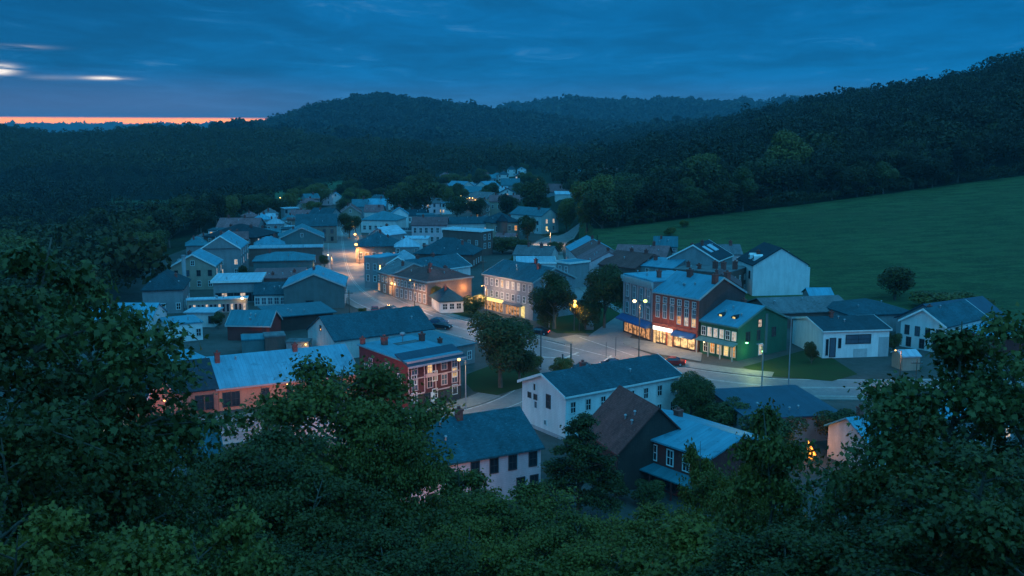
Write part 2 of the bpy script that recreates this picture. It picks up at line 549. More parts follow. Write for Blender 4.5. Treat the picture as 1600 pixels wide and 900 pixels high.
# ---------------------------------------------------------------- ground
def ground_mat():
    m = bpy.data.materials.new('woodland_ground'); m.use_nodes = True
    t = NT(m.node_tree); tc = t.n('ShaderNodeTexCoord'); P = tc.outputs['Object']
    n1 = t.noise(P, .02, 5, .6); n2 = t.noise(P, .4, 4, .6)
    c = t.mix(t.ss(n1, .4, .62), (.020, .032, .020, 1), (.035, .052, .026, 1))
    c = t.mix(t.ss(n2, .4, .65), c, (.018, .026, .018, 1))
    b = t.n('ShaderNodeBsdfPrincipled'); t.put(b.inputs['Base Color'], c); b.inputs['Roughness'].default_value = .95
    b.inputs['Specular IOR Level'].default_value = .05
    out = t.n('ShaderNodeOutputMaterial'); t.link(b.outputs[0], out.inputs[0]); MATS['ground'] = m
def field_mat():
    m = bpy.data.materials.new('crop_field'); m.use_nodes = True
    t = NT(m.node_tree); tc = t.n('ShaderNodeTexCoord'); P = tc.outputs['Object']
    mp = t.n('ShaderNodeMapping'); t.link(P, mp.inputs[0]); mp.inputs['Rotation'].default_value = (0, 0, R(-14)); mp.inputs['Scale'].default_value = (.2, .6, 1)
    n1 = t.noise(P, .018, 4, .6); n2 = t.noise(mp.outputs[0], .55, 5, .65); n3 = t.noise(P, 1.3, 4, .7)
    c = t.mix(t.ss(n1, .38, .62), (.046, .078, .029, 1), (.060, .098, .037, 1))
    c = t.mix(t.m('MULTIPLY', t.ss(n2, .44, .60), .75), c, (.028, .047, .020, 1))
    c = t.mix(t.m('MULTIPLY', t.ss(n3, .5, .64), .6), c, (.095, .132, .052, 1))
    wv = t.n('ShaderNodeTexWave'); m2 = t.n('ShaderNodeMapping'); t.link(P, m2.inputs[0]); m2.inputs['Rotation'].default_value = (0, 0, R(76)); t.link(m2.outputs[0], wv.inputs['Vector'])
    wv.inputs['Scale'].default_value = .055; wv.inputs['Distortion'].default_value = 8.0; wv.inputs['Detail'].default_value = 3.0; wv.inputs['Detail Scale'].default_value = .6
    c = t.mix(t.m('MULTIPLY', t.ss(wv.outputs['Fac'], .4, .95), .16), c, (.022, .040, .018, 1))
    c = t.mix(t.m('MULTIPLY', t.ss(t.noise(P, .045, 5, .65), .52, .68), .5), c, (.060, .072, .030, 1))
    b = t.n('ShaderNodeBsdfPrincipled'); t.put(b.inputs['Base Color'], c); b.inputs['Roughness'].default_value = .9
    b.inputs['Specular IOR Level'].default_value = .1
    bp = t.n('ShaderNodeBump'); bp.inputs['Strength'].default_value = .6; bp.inputs['Distance'].default_value = .4
    t.put(bp.inputs['Height'], t.m('ADD', n3, n2)); t.link(bp.outputs[0], b.inputs['Normal'])
    out = t.n('ShaderNodeOutputMaterial'); t.link(b.outputs[0], out.inputs[0]); MATS['field'] = m
def surf_mat(name, a, b_, sc1=.12, sc2=1.5, rough=.85, spec=.2):
    m = bpy.data.materials.new(name); m.use_nodes = True
    t = NT(m.node_tree); tc = t.n('ShaderNodeTexCoord'); P = tc.outputs['Object']
    n1 = t.noise(P, sc1, 5, .6); n2 = t.noise(P, sc2, 4, .65)
    c = t.mix(t.ss(t.m('ADD', t.m('MULTIPLY', n1, .6), t.m('MULTIPLY', n2, .4)), .38, .62), (*a, 1), (*b_, 1))
    b = t.n('ShaderNodeBsdfPrincipled'); t.put(b.inputs['Base Color'], c); b.inputs['Roughness'].default_value = rough
    b.inputs['Specular IOR Level'].default_value = spec
    out = t.n('ShaderNodeOutputMaterial'); t.link(b.outputs[0], out.inputs[0]); MATS[name] = m
ground_mat(); field_mat()
surf_mat('yard', (.085, .082, .078), (.050, .056, .048), .09, .8)
surf_mat('asphalt', (.24, .205, .20), (.16, .145, .145), .10, 1.2, .62, .35)
surf_mat('pavement', (.26, .24, .22), (.18, .17, .16), .2, 1.4, .8)
surf_mat('grass', (.034, .062, .022), (.040, .050, .020), .25, 2.0, .95, .05)
surf_mat('paint', (.62, .60, .55), (.36, .34, .31), .8, 3.0, .7)

# terrain: one polar sheet, fine in front of the camera, out to the horizon
ang = np.concatenate([np.arange(-38, 38.01, .22), np.arange(41, 319, 3.0)])
rad = np.concatenate([np.array([0.5]), np.geomspace(3, 14000, 270)])
A_, R_ = np.meshgrid(np.radians(ang), rad)
X = R_ * np.sin(A_); Y = R_ * np.cos(A_)
V = np.stack([X.ravel(), Y.ravel(), terrain(X, Y).ravel() - .02], 1)
na, nr = len(ang), len(rad)
i0 = (np.arange(nr - 1)[:, None] * na + np.arange(na)[None, :]).ravel()
i1 = (np.arange(nr - 1)[:, None] * na + (np.arange(na)[None, :] + 1) % na).ravel()
struct('terrain', np_mesh('terrain', V, np.stack([i0, i0 + na, i1 + na, i1], 1), 'ground', smooth=True))

# the sloping field
us = np.linspace(905, 2300, 120); ts = np.linspace(-.35, 1.0, 60)
U_, T_ = np.meshgrid(us, ts)
yn = interp(U_, RU, RYN); yt = interp(U_, RU, RYT)
Yf = np.where(T_ < 0, yn + T_ * 70 * np.clip((U_ - 985) / 40, 0, 1), yn + (yt + 4 - yn) * T_)
Xf = (U_ - 800) / F * Yf
Zf = terrain(Xf, Yf) + np.where(T_ < 0, .10 + .5 * np.clip(T_ + .2, 0, .2), .25)
nu = len(us)
i0 = (np.arange(len(ts) - 1)[:, None] * nu + np.arange(nu - 1)[None, :]).ravel()
struct('field', np_mesh('field', np.stack([Xf.ravel(), Yf.ravel(), Zf.ravel()], 1), np.stack([i0, i0 + 1, i0 + nu + 1, i0 + nu], 1), 'field', smooth=True))

# pale meadow on the valley floor left of town
us = np.linspace(150, 560, 60); ys_ = np.linspace(585, 800, 40)
U_, Yf = np.meshgrid(us, ys_); Xf = (U_ - 800) / F * Yf; nu = len(us)
i0 = (np.arange(len(ys_) - 1)[:, None] * nu + np.arange(nu - 1)[None, :]).ravel()
surf_mat('meadow', (.080, .135, .065), (.050, .092, .048), .012, .08, .95, .05)
struct('meadow', np_mesh('meadow', np.stack([Xf.ravel(), Yf.ravel(), terrain(Xf, Yf).ravel() + .5], 1), np.stack([i0, i0 + 1, i0 + nu + 1, i0 + nu], 1), 'meadow', smooth=True))
def sheet(name, pts, z, material, kind='structure'):
    b = MB(); b.poly([(p[0], p[1], z) for p in pts])
    return struct(name, b.mesh(name, material), kind)
sheet('town_ground', [(-112, 93), (-112, 420), (-98, 545), (-40, 560), (5, 420), (22, 330), (30, 262), (80, 232), (140, 232), (130, 93)], .006, 'yard')

# roads
def spline(pts, n=10):
    out = []
    P = [Vector((*p, 0)) if len(p) == 2 else Vector(p) for p in pts]
    P = [P[0] * 2 - P[1]] + P + [P[-1] * 2 - P[-2]]
    for i in range(1, len(P) - 2):
        for k in range(n):
            t = k / n
            a, b, c, d = P[i - 1], P[i], P[i + 1], P[i + 2]
            out.append(.5 * ((2 * b) + (c - a) * t + (2 * a - 5 * b + 4 * c - d) * t * t + (3 * b - a - 3 * c + d) * t ** 3))
    out.append(P[-2])
    return out
def offset(line, off):
    res = []
    for i, p in enumerate(line):
        a = line[max(i - 1, 0)]; b = line[min(i + 1, len(line) - 1)]
        d = (b - a); d.z = 0; d.normalize()
        o = off(i / (len(line) - 1)) if callable(off) else off
        res.append(Vector((p.x - d.y * o, p.y + d.x * o, 0)))
    return res
def strip(b, line, o0, o1, z, hgt=0.0):
    L, Rr = offset(line, o0), offset(line, o1)
    def g(p):
        return Vector((p.x, p.y, max(th(p.x, p.y), 0) + z))
    L = [g(p) for p in L]; Rr = [g(p) for p in Rr]
    for i in range(len(line) - 1):
        b.poly([Rr[i], Rr[i + 1], L[i + 1], L[i]])
        if hgt:
            dn = Vector((0, 0, -hgt))
            b.poly([L[i], L[i + 1], L[i + 1] + dn, L[i] + dn]); b.poly([Rr[i] + dn, Rr[i + 1] + dn, Rr[i + 1], Rr[i]])
def px_line(pts):
    return spline([at(*p).to_2d() for p in pts])
main_line = px_line([(534, 338), (534, 362), (536, 385), (541, 412), (553, 440), (585, 468), (640, 490), (720, 513), (820, 538), (910, 560), (1000, 576), (1100, 592), (1210, 604), (1300, 606), (1450, 606), (1700, 600)])
lower_line = px_line([(-60, 735), (100, 707), (266, 688), (380, 672), (520, 666), (670, 663), (750, 650), (815, 628), (862, 598), (900, 566)])
side_line = spline([(12, 172), (17, 186), (20.5, 198), (20.5, 214), (15, 240), (11.5, 275), (10.5, 320), (13, 352), (17, 372), (26, 392)])
b = MB(); strip(b, lower_line, 4.2, -4.2, .024); struct('road', b.mesh('road', 'asphalt'))
b = MB(); strip(b, side_line, 4.0, -4.0, .028); struct('road', b.mesh('road', 'asphalt'))
b = MB(); strip(b, main_line, 5.6, -5.6, .032); struct('road', b.mesh('road', 'asphalt'))
sheet('road_junction', [at(*p).to_2d() for p in ((842, 575), (880, 588), (945, 596), (1040, 588), (1050, 566), (1000, 548), (965, 534), (900, 523), (850, 532), (838, 550))], .036, 'asphalt')
# kerbed pavements
def pave(line, o0, o1, a, c):
    n = len(line); seg = line[int(a * n):max(int(c * n), int(a * n) + 2)]
    b = MB(); strip(b, seg, o0, o1, .14, .16); struct('pavement', b.mesh('pavement', 'pavement'))
pave(main_line, 7.6, 5.6, .0, .56)       # east side of the main street
pave(main_line, -5.6, -7.6, .0, .50)
pave(main_line, 9.4, 5.6, .665, .80)
pave(main_line, -5.6, -7.4, .70, .99)
pave(lower_line, 8.2, 4.2, .06, .80)
pave(lower_line, -4.2, -5.8, .06, .70)
pave(side_line, -4.0, -6.0, .26, .95)
pave(side_line, 4.0, 5.6, .22, .95)
# forecourt in front of the shop row, and lawns
sheet('pavement_forecourt', [at(*p).to_2d() for p in ((972, 527), (975, 540), (1020, 553), (1095, 566), (1098, 548), (1024, 536))], .146, 'pavement')
for pts in ([(1160, 574), (1200, 588), (1300, 596), (1340, 585), (1290, 553), (1255, 548)],
            [(728, 600), (740, 612), (775, 618), (826, 604), (850, 588), (838, 576), (770, 570), (730, 585)],
            [(838, 505), (870, 521), (925, 521), (968, 492), (975, 470), (900, 470), (845, 480)],
            [(735, 478), (690, 484), (690, 490), (745, 497), (757, 492)],
            [(1060, 620), (1060, 700), (1200, 700), (1200, 625), (1120, 618)]):
    sheet('lawn', [at(*p).to_2d() for p in pts], .05, 'grass')
# painted markings, 4 mm above their road
b = MB()
n = len(main_line)
strip(b, main_line[8:int(.52 * n)], .32, .18, .037); strip(b, main_line[8:int(.52 * n)], -.18, -.32, .037)
strip(b, main_line[int(.69 * n):], .32, .16, .041); strip(b, main_line[int(.69 * n):], -.16, -.32, .041)
strip(b, main_line[4:int(.52 * n)], 5.2, 5.04, .037); strip(b, main_line[4:int(.52 * n)], -5.04, -5.2, .037)
strip(b, main_line[int(.70 * n):], 5.2, 5.0, .041); strip(b, main_line[int(.70 * n):], -5.0, -5.2, .041)
strip(b, lower_line[4:int(.84 * len(lower_line))], .1, -.1, .029); strip(b, lower_line[4:int(.84 * len(lower_line))], 3.9, 3.72, .029)
def stripe(p, q, wd, z=.041):
    a, c = at(*p).to_2d(), at(*q).to_2d(); d = (c - a).normalized(); nn = Vector((-d.y, d.x)) * wd / 2
    b.poly([(*(a - nn), z), (*(c - nn), z), (*(c + nn), z), (*(a + nn), z)])
for p, q, wd in (((842, 541), (905, 556), .30), ((846, 558), (880, 560), .45), ((880, 561), (903, 551), .45), ((853, 533), (960, 560), .22), ((905, 527), (990, 556), .2),
                 ((925, 580), (955, 556), .4), ((968, 572), (940, 590), .4), ((1010, 572), (1075, 590), .2), ((640, 478), (676, 494), .35)):
    stripe(p, q, wd)
struct('road_markings', b.mesh('road_markings', 'paint'))

# ---------------------------------------------------------------- trees
def quads(c, nrm, size, rng, aspect=.62, cup=.0):
    """diamond leaves or leaf sprays at points c facing nrm"""
    n = len(c)
    nrm = nrm / np.maximum(np.linalg.norm(nrm, axis=1, keepdims=True), 1e-6)
    r = rng.normal(size=(n, 3))
    t = np.cross(nrm, r); t /= np.maximum(np.linalg.norm(t, axis=1, keepdims=True), 1e-6)
    bt = np.cross(nrm, t)
    s = size[:, None]
    v = np.stack([c - t * s, c + bt * s * aspect, c + t * s - nrm * s * cup, c - bt * s * aspect], 1).reshape(-1, 3)
    return v, np.arange(4 * n).reshape(n, 4)

MAPLE = np.array([(-.50, .0), (-.22, .30), (.02, .52), (.06, .24), (.34, .30), (.26, .10), (.62, .0),
                  (.26, -.10), (.34, -.30), (.06, -.24), (.02, -.52), (-.22, -.30)])
def leaves(c, nrm, tdir, size, rng):
    n = len(c); k = len(MAPLE)
    nrm = nrm / np.maximum(np.linalg.norm(nrm, axis=1, keepdims=True), 1e-6)
    bt = np.cross(nrm, tdir); bt /= np.maximum(np.linalg.norm(bt, axis=1, keepdims=True), 1e-6)
    t = np.cross(bt, nrm)
    q = MAPLE[None, :, :]
    fold = np.abs(q[..., 1])[..., None] * rng.uniform(.1, .5, (n, 1, 1))
    v = c[:, None, :] + size[:, None, None] * (t[:, None, :] * q[..., 0:1] + bt[:, None, :] * q[..., 1:2] - nrm[:, None, :] * fold)
    return v.reshape(-1, 3), np.arange(k * n).reshape(n, k)

def crown_points(rng, n, RX, RZ, cz, lobes, lo=.30, hi=.48, fill=.25):
    d = rng.normal(size=(lobes, 3)); d /= np.linalg.norm(d, axis=1, keepdims=True)
    lc = d * rng.uniform(.45, .72, (lobes, 1))
    lc[0] = 0
    lr = rng.uniform(lo, hi, lobes); lr[0] = .55
    k = rng.choice(lobes, n, p=(lr ** 2) / (lr ** 2).sum())
    dd = rng.normal(size=(n, 3)); dd /= np.linalg.norm(dd, axis=1, keepdims=True)
    flip = (dd[:, 2] < -.25) & (rng.uniform(size=n) < .6)
    dd[flip, 2] *= -1
    rr = np.where(rng.uniform(size=n) < fill, rng.uniform(.3, .8, n), rng.uniform(.8, 1.06, n))
    p = lc[k] + dd * (lr[k] * rr)[:, None]
    return p * np.array([RX, RX, RZ]) + np.array([0, 0, cz]), dd, k

def tubes(segs, n=6):
    """segs: list of (p0, p1, r0, r1) -> verts, faces"""
    b = MB()
    for p0, p1, r0, r1 in segs:
        b.tube(p0, p1, r0, r1, n, False)
    return b

def mid_tree(seed, shape='round', n=6500, leaf=.215):
    """crown and trunk meshes of a 10 m tree seen from a distance"""
    rng = np.random.default_rng(seed)
    RX, RZ, cz, lob = {'round': (4.3, 4.3, 5.9, 13), 'tall': (3.2, 4.8, 5.6, 14), 'wide': (5.2, 3.7, 6.2, 15), 'cone': (3.0, 4.9, 5.2, 12), 'bush': (4.6, 4.0, 4.3, 11)}[shape]
    p, d, k = crown_points(rng, n, RX, RZ, cz, lob)
    if shape == 'cone':
        f = np.clip((p[:, 2] - .4) / 9.8, 0, 1)
        s = 1.30 - 1.05 * f
        p[:, 0] *= s; p[:, 1] *= s
    nr = d + rng.normal(size=d.shape) * .55 + np.array([0, 0, .35])
    v, f = quads(p, nr, leaf * rng.uniform(.6, 1.35, n), rng)
    tint = np.clip(rng.uniform(0, 1, lob)[k] * .75 + rng.uniform(0, .25, n), 0, 1)
    cm = np_mesh('crown', v, f, 'leaf_mid', tint)
    sg = []
    h0 = .5 if shape == 'bush' else 2.2
    sg.append(((0, 0, -.6), (0.05, .02, h0), .30, .22))
    sg.append(((.05, .02, h0), (0.1, -.1, cz + RZ * .4), .22, .06))
    for i in range(7):
        a = i * 2.4 + seed; hh = h0 + i * .45
        sg.append(((0.06, 0, hh), (RX * .62 * math.cos(a), RX * .62 * math.sin(a), hh + 2.0), .12, .04))
    return cm, tubes(sg).mesh('trunk', 'bark')

def near_tree(seed, H, RX, limbs, leafsize, per_tip, style, tipn=5):
    """a tree with limbs, twigs and single leaves"""
    rng = np.random.default_rng(seed)
    sg, tips, tdir, grp = [], [], [], []
    trunk = [np.array([0, 0, -1.0])]
    for i in range(1, 7):
        trunk.append(np.array([rng.normal() * .10 * i * .5, rng.normal() * .10 * i * .5, H * .92 * i / 6]))
    r0 = H * .022
    for i in range(6):
        sg.append((trunk[i], trunk[i + 1], r0 * (1 - i / 6.6), r0 * (1 - (i + 1) / 6.6)))
    def on_trunk(z):
        z = np.clip(z, 0, H * .919); i = int(z / (H * .92 / 6))
        a, c = trunk[i], trunk[i + 1]; t = np.clip((z - a[2]) / max(c[2] - a[2], 1e-3), 0, 1)
        return a + (c - a) * t
    for j in range(limbs):
        f = (j + rng.uniform(.1, .9)) / limbs
        z0 = H * (.16 + .72 * f)
        a = j * 2.399 + rng.uniform(-.5, .5)
        prof = {'maple': math.sin(math.pi * min(1, .16 + f * .84)) ** .6, 'broad': math.sin(math.pi * (.22 + f * .72)) ** .55, 'cone': (1.05 - f) ** .9, 'sapling': .5 + .5 * math.sin(math.pi * f)}[style]
        Lm = RX * max(prof, .16) * rng.uniform(.78, 1.12)
        up = (.75 - .15 * f) if style != 'cone' else .30
        d = np.array([math.cos(a), math.sin(a), up * rng.uniform(.5, 1.1)])
        p = on_trunk(z0); rr = r0 * .42 * (1 - .6 * f)
        pts = [p]
        for s in range(4):
            d2 = d.copy(); d2[2] -= .24 * s * (1.15 if style == 'maple' else .8)
            d2[:2] += rng.normal(size=2) * .16
            p = p + d2 / np.linalg.norm(d2) * Lm / 4 * 1.12
            pts.append(p)
        for s in range(4):
            sg.append((pts[s], pts[s + 1], rr * (1 - s / 4.6), rr * (1 - (s + 1) / 4.6)))
        nsub = 7 if Lm > RX * .5 else 4
        for q in range(nsub):
            t = .28 + .72 * (q + rng.uniform(0, 1)) / nsub
            i = min(int(t * 4), 3); base = pts[i] + (pts[i + 1] - pts[i]) * (t * 4 - i)
            dirl = (pts[i + 1] - pts[i]); dirl /= np.linalg.norm(dirl)
            sd = np.cross(dirl, [0, 0, 1]); sd /= max(np.linalg.norm(sd), 1e-3)
            sg_ = 1 if q % 2 else -1
            dd = dirl * .6 + sd * sg_ * rng.uniform(.4, 1.0) + np.array([0, 0, rng.uniform(-.35, .55)])
            dd /= np.linalg.norm(dd)
            Ls = Lm * rng.uniform(.26, .46) * (1.15 - .4 * t)
            end = base + dd * Ls
            sg.append((base, end, rr * .3, rr * .1))
            for w_ in range(tipn):
                tt = (w_ + .6) / tipn
                tp = base + dd * Ls * tt
                td = dd + rng.normal(size=3) * .55 + np.array([0, 0, -.12])
                td /= np.linalg.norm(td)
                tips.append(tp + td * Ls * .26); tdir.append(td); grp.append(j)
    tips = np.array(tips); tdir = np.array(tdir); grp = np.array(grp)
    m = len(tips); n = m * per_tip
    k = np.repeat(np.arange(m), per_tip)
    spread = RX * (.066 if style != 'sapling' else .14)
    off = rng.normal(size=(n, 3)) * spread * np.array([1, 1, .5])
    c = tips[k] + off + tdir[k] * rng.uniform(-.5, .5, (n, 1)) * spread * 2
    nr = np.array([0, 0, 1.0]) + rng.normal(size=(n, 3)) * .50 + off / spread * .22
    td = tdir[k] + rng.normal(size=(n, 3)) * .7 + np.array([0, 0, -.35])
    size = leafsize * rng.uniform(.6, 1.25, n)
    v, f = leaves(c, nr, td, size, rng)
    tint = np.clip(rng.uniform(0, 1, limbs)[grp[k]] * .5 + rng.uniform(0, .5, n), 0, 1)
    return np_mesh('crown', v, f, 'leaf_near', tint), tubes(sg, 5).mesh('trunk', 'bark')

def with_mat(me, name):
    m2 = me.copy(); m2.materials.clear(); m2.materials.append(MATS[name]); return m2

MID = {}
for i, sh in enumerate(('round', 'tall', 'wide', 'cone', 'bush', 'round', 'wide')):
    MID[(sh, i)] = mid_tree(20 + i, sh)
MIDK = list(MID)
DARKER = {k: (with_mat(c, 'leaf_dark'), t) for k, (c, t) in MID.items()}
OLIVE = {k: (with_mat(c, 'leaf_olive'), t) for k, (c, t) in MID.items()}
FORE = {k: (with_mat(c, 'leaf_forest'), t) for k, (c, t) in MID.items()}
def plant(name, label, cat, meshes, loc, sx, sz, rz, group=None):
    root = thing(name, label, cat, loc, rz, group, (sx, sx, sz))
    obj('crown', meshes[0], root); obj('trunk', meshes[1], root)
    return root
SPAN = {'round': (8.6, 10.2), 'tall': (6.4, 10.4), 'wide': (10.4, 9.9), 'cone': (6.2, 10.1), 'bush': (9.2, 8.3)}
FOOT = []                       # footprints, so that loose trees stand clear of houses
def tree_px(label, u, vb, vt, wpx, kind='round', look='mid', name='tree', cat='tree', group=None):
    p = at(u, vb); s = p.y * cP + (CAMZ - p.z) * sP
    hgt = (vb - vt) / F * s * 1.02; wid = wpx / F * s
    k = next(q for q in MIDK if q[0] == kind) if rnd.random() < .5 or kind not in ('round', 'wide') else [q for q in MIDK if q[0] == kind][-1]
    w0, h0 = SPAN[kind]
    FOOT.append((p.x, p.y, wid * .4))
    return plant(name, label, cat, {'mid': MID, 'dark': DARKER, 'olive': OLIVE}[look][k], p, wid / w0, hgt / h0, rnd.uniform(0, 6.28), group)

# ---------------------------------------------------------------- houses
_cache = {}
def window_mesh(w, h, fr):
    key = (round(w, 2), round(h, 2), fr)
    if key not in _cache:
        b = MB(); t = .11
        b.box(-w / 2 - t, -.09, -t, w / 2 + t, .03, 0); b.box(-w / 2 - t, -.09, h, w / 2 + t, .03, h + t)
        b.box(-w / 2 - t, -.085, 0, -w / 2, .03, h); b.box(w / 2, -.085, 0, w / 2 + t, .03, h)
        if h < 3 and w > .7:
            b.box(-w / 2, -.06, h * .5 - .035, w / 2, .02, h * .5 + .035)
            b.box(-.03, -.055, 0, .03, .02, h * .5 - .036); b.box(-.03, -.055, h * .5 + .036, .03, .02, h)
        _cache[key] = b.mesh('window', fr)
    return _cache[key]
def pane_mesh(w, h, m):
    key = ('p', round(w, 2), round(h, 2), m)
    if key not in _cache:
        b = MB(); b.box(-w / 2, -.025, 0, w / 2, .02, h); _cache[key] = b.mesh('pane', m)
    return _cache[key]
LIT = {'.': 'glass', 's': 'skyglass', 'w': 'winwarm', 'o': 'winorange', 'p': 'winpale', 'y': 'winyellow'}
def cols(n, a=.1, c=.9):
    return [a + (c - a) * i / max(n - 1, 1) for i in range(n)]
def add_windows(root, spec, L, W, face):
    rot = {'F': 0, 'R': math.pi / 2, 'L': -math.pi / 2, 'B': math.pi}[face]
    span = L if face in 'FB' else W
    for row in spec:
        z, h, wd, xs, lit = row[:5]; fr = row[5] if len(row) > 5 else 'frame'
        for i, x in enumerate(xs):
            s = x * span
            loc = {'F': (s, 0, z), 'R': (L, s, z), 'L': (0, W - s, z), 'B': (L - s, W, z)}[face]
            f = obj('window', window_mesh(wd, h, fr), root, loc, rot)
            obj('pane', pane_mesh(wd, h, LIT[lit[i % len(lit)]]), f)

def roof_z(kind, x, y, L, W, wh, rh):
    if kind == 'gable':
        return wh + rh * (1 - abs(y - W / 2) / (W / 2))
    if kind == 'gable_x':
        return wh + rh * (1 - abs(x - L / 2) / (L / 2))
    if kind == 'hip':
        m = min(L, W) / 2
        return wh + rh * min(1, min(x, L - x, y, W - y) / m)
    if kind == 'shed':
        return wh + rh * y / W
    return wh + .2

def roof_build(root, kind, L, W, wh, rh, ov, m, trim=None, name='roof'):
    b = MB(); t = .20; e = .02
    if kind in ('gable', 'gable_x'):
        half = (W if kind == 'gable' else L) / 2; s = rh / half
        prof = [(-ov, wh - ov * s + e), (half, wh + rh + e), (2 * half + ov, wh - ov * s + e), (2 * half + ov, wh - ov * s + e + t), (half, wh + rh + e + t), (-ov, wh - ov * s + e + t)]
        end = L if kind == 'gable' else W
        b.prism(prof, -ov, end + ov, 'x' if kind == 'gable' else 'y')
        if trim:
            q = [(-ov - .03, wh - ov * s - .12), (half, wh + rh - .12), (2 * half + ov + .03, wh - ov * s - .12), (2 * half + ov + .03, wh - ov * s + t + .06), (half, wh + rh + t + .06), (-ov - .03, wh - ov * s + t + .06)]
            c = MB(); ax = 'x' if kind == 'gable' else 'y'
            c.prism(q, -ov - .08, -ov - .003, ax); c.prism(q, end + ov + .003, end + ov + .08, ax)
            if kind == 'gable':
                c.box(-ov - .003, -ov - .08, wh - ov * s - .06, L + ov + .003, -ov - .003, wh - ov * s + t - .02)
            c.build('fascia', trim, root)
    elif kind == 'hip':
        x0, x1, y0, y1 = -ov, L + ov, -ov, W + ov; mm = min(L, W) / 2 + ov; z = wh + e; zt = z + t
        if L >= W:
            r0, r1 = (x0 + mm, W / 2), (x1 - mm, W / 2)
        else:
            r0, r1 = (L / 2, y0 + mm), (L / 2, y1 - mm)
        v = [(x0, y0), (x1, y0), (x1, y1), (x0, y1)]
        b.v += [(*p, z) for p in v] + [(*p, zt) for p in v] + [(*r0, zt + rh), (*r1, zt + rh)]
        b.f += [(3, 2, 1, 0), (0, 1, 5, 4), (1, 2, 6, 5), (2, 3, 7, 6), (3, 0, 4, 7)]
        if L >= W:
            b.f += [(4, 5, 9, 8), (5, 6, 9), (6, 7, 8, 9), (7, 4, 8)]
        else:
            b.f += [(4, 5, 8), (5, 6, 9, 8), (6, 7, 9), (7, 4, 8, 9)]
        if trim:
            c = MB(); c.box(x0 - .06, y0 - .06, wh - .12, x1 + .06, y0 - .003, zt - .02); c.box(x1 + .003, y0 - .003, wh - .12, x1 + .06, y1, zt - .02); c.box(x0 - .06, y0 - .003, wh - .12, x0 - .003, y1, zt - .02)
            c.build('fascia', trim, root)
    elif kind == 'shed':
        s = rh / W
        b.prism([(-ov, wh - ov * s + e), (W + ov, wh + rh + ov * s + e), (W + ov, wh + rh + ov * s + e + t), (-ov, wh - ov * s + e + t)], -ov, L + ov, 'x')
        if trim:
            c = MB(); c.box(-ov, -ov - .08, wh - ov * s - .1, L + ov, -ov - .003, wh - ov * s + t); c.build('fascia', trim, root)
    else:
        b.box(-ov, -ov, wh + e, L + ov, W + ov, wh + e + .25)
        if trim:
            c = MB(); c.box(-ov - .1, -ov - .1, wh - .15, L + ov + .1, -ov - .003, wh + .34); c.box(L + ov + .003, -ov - .003, wh - .15, L + ov + .1, W + ov, wh + .34); c.box(-ov - .1, -ov - .003, wh - .15, -ov - .003, W + ov, wh + .34)
            c.build('fascia', trim, root)
    return b.build(name, m, root)

def wall_build(root, kind, L, W, wh, rh, m):
    b = MB(); g = -.6
    if kind == 'gable':
        b.prism([(0, g), (W, g), (W, wh), (W / 2, wh + rh), (0, wh)], 0, L, 'x')
    elif kind == 'gable_x':
        b.prism([(0, g), (L, g), (L, wh), (L / 2, wh + rh), (0, wh)], 0, W, 'y')
    elif kind == 'shed':
        b.prism([(0, g), (W, g), (W, wh + rh), (0, wh)], 0, L, 'x')
    else:
        b.box(0, 0, g, L, W, wh)
    return b.build('wall', m, root)

def chimney(roof, x, y, zb, zt, s=.7, m='chimneybrick'):
    b = MB(); b.box(x - s / 2, y - s / 2, zb, x + s / 2, y + s / 2, zt); b.box(x - s / 2 - .08, y - s / 2 - .08, zt + .002, x + s / 2 + .08, y + s / 2 + .08, zt + .2)
    b.box(x - s * .2, y - s * .2, zt + .202, x + s * .2, y + s * .2, zt + .5)
    return b.build('chimney', m, roof)

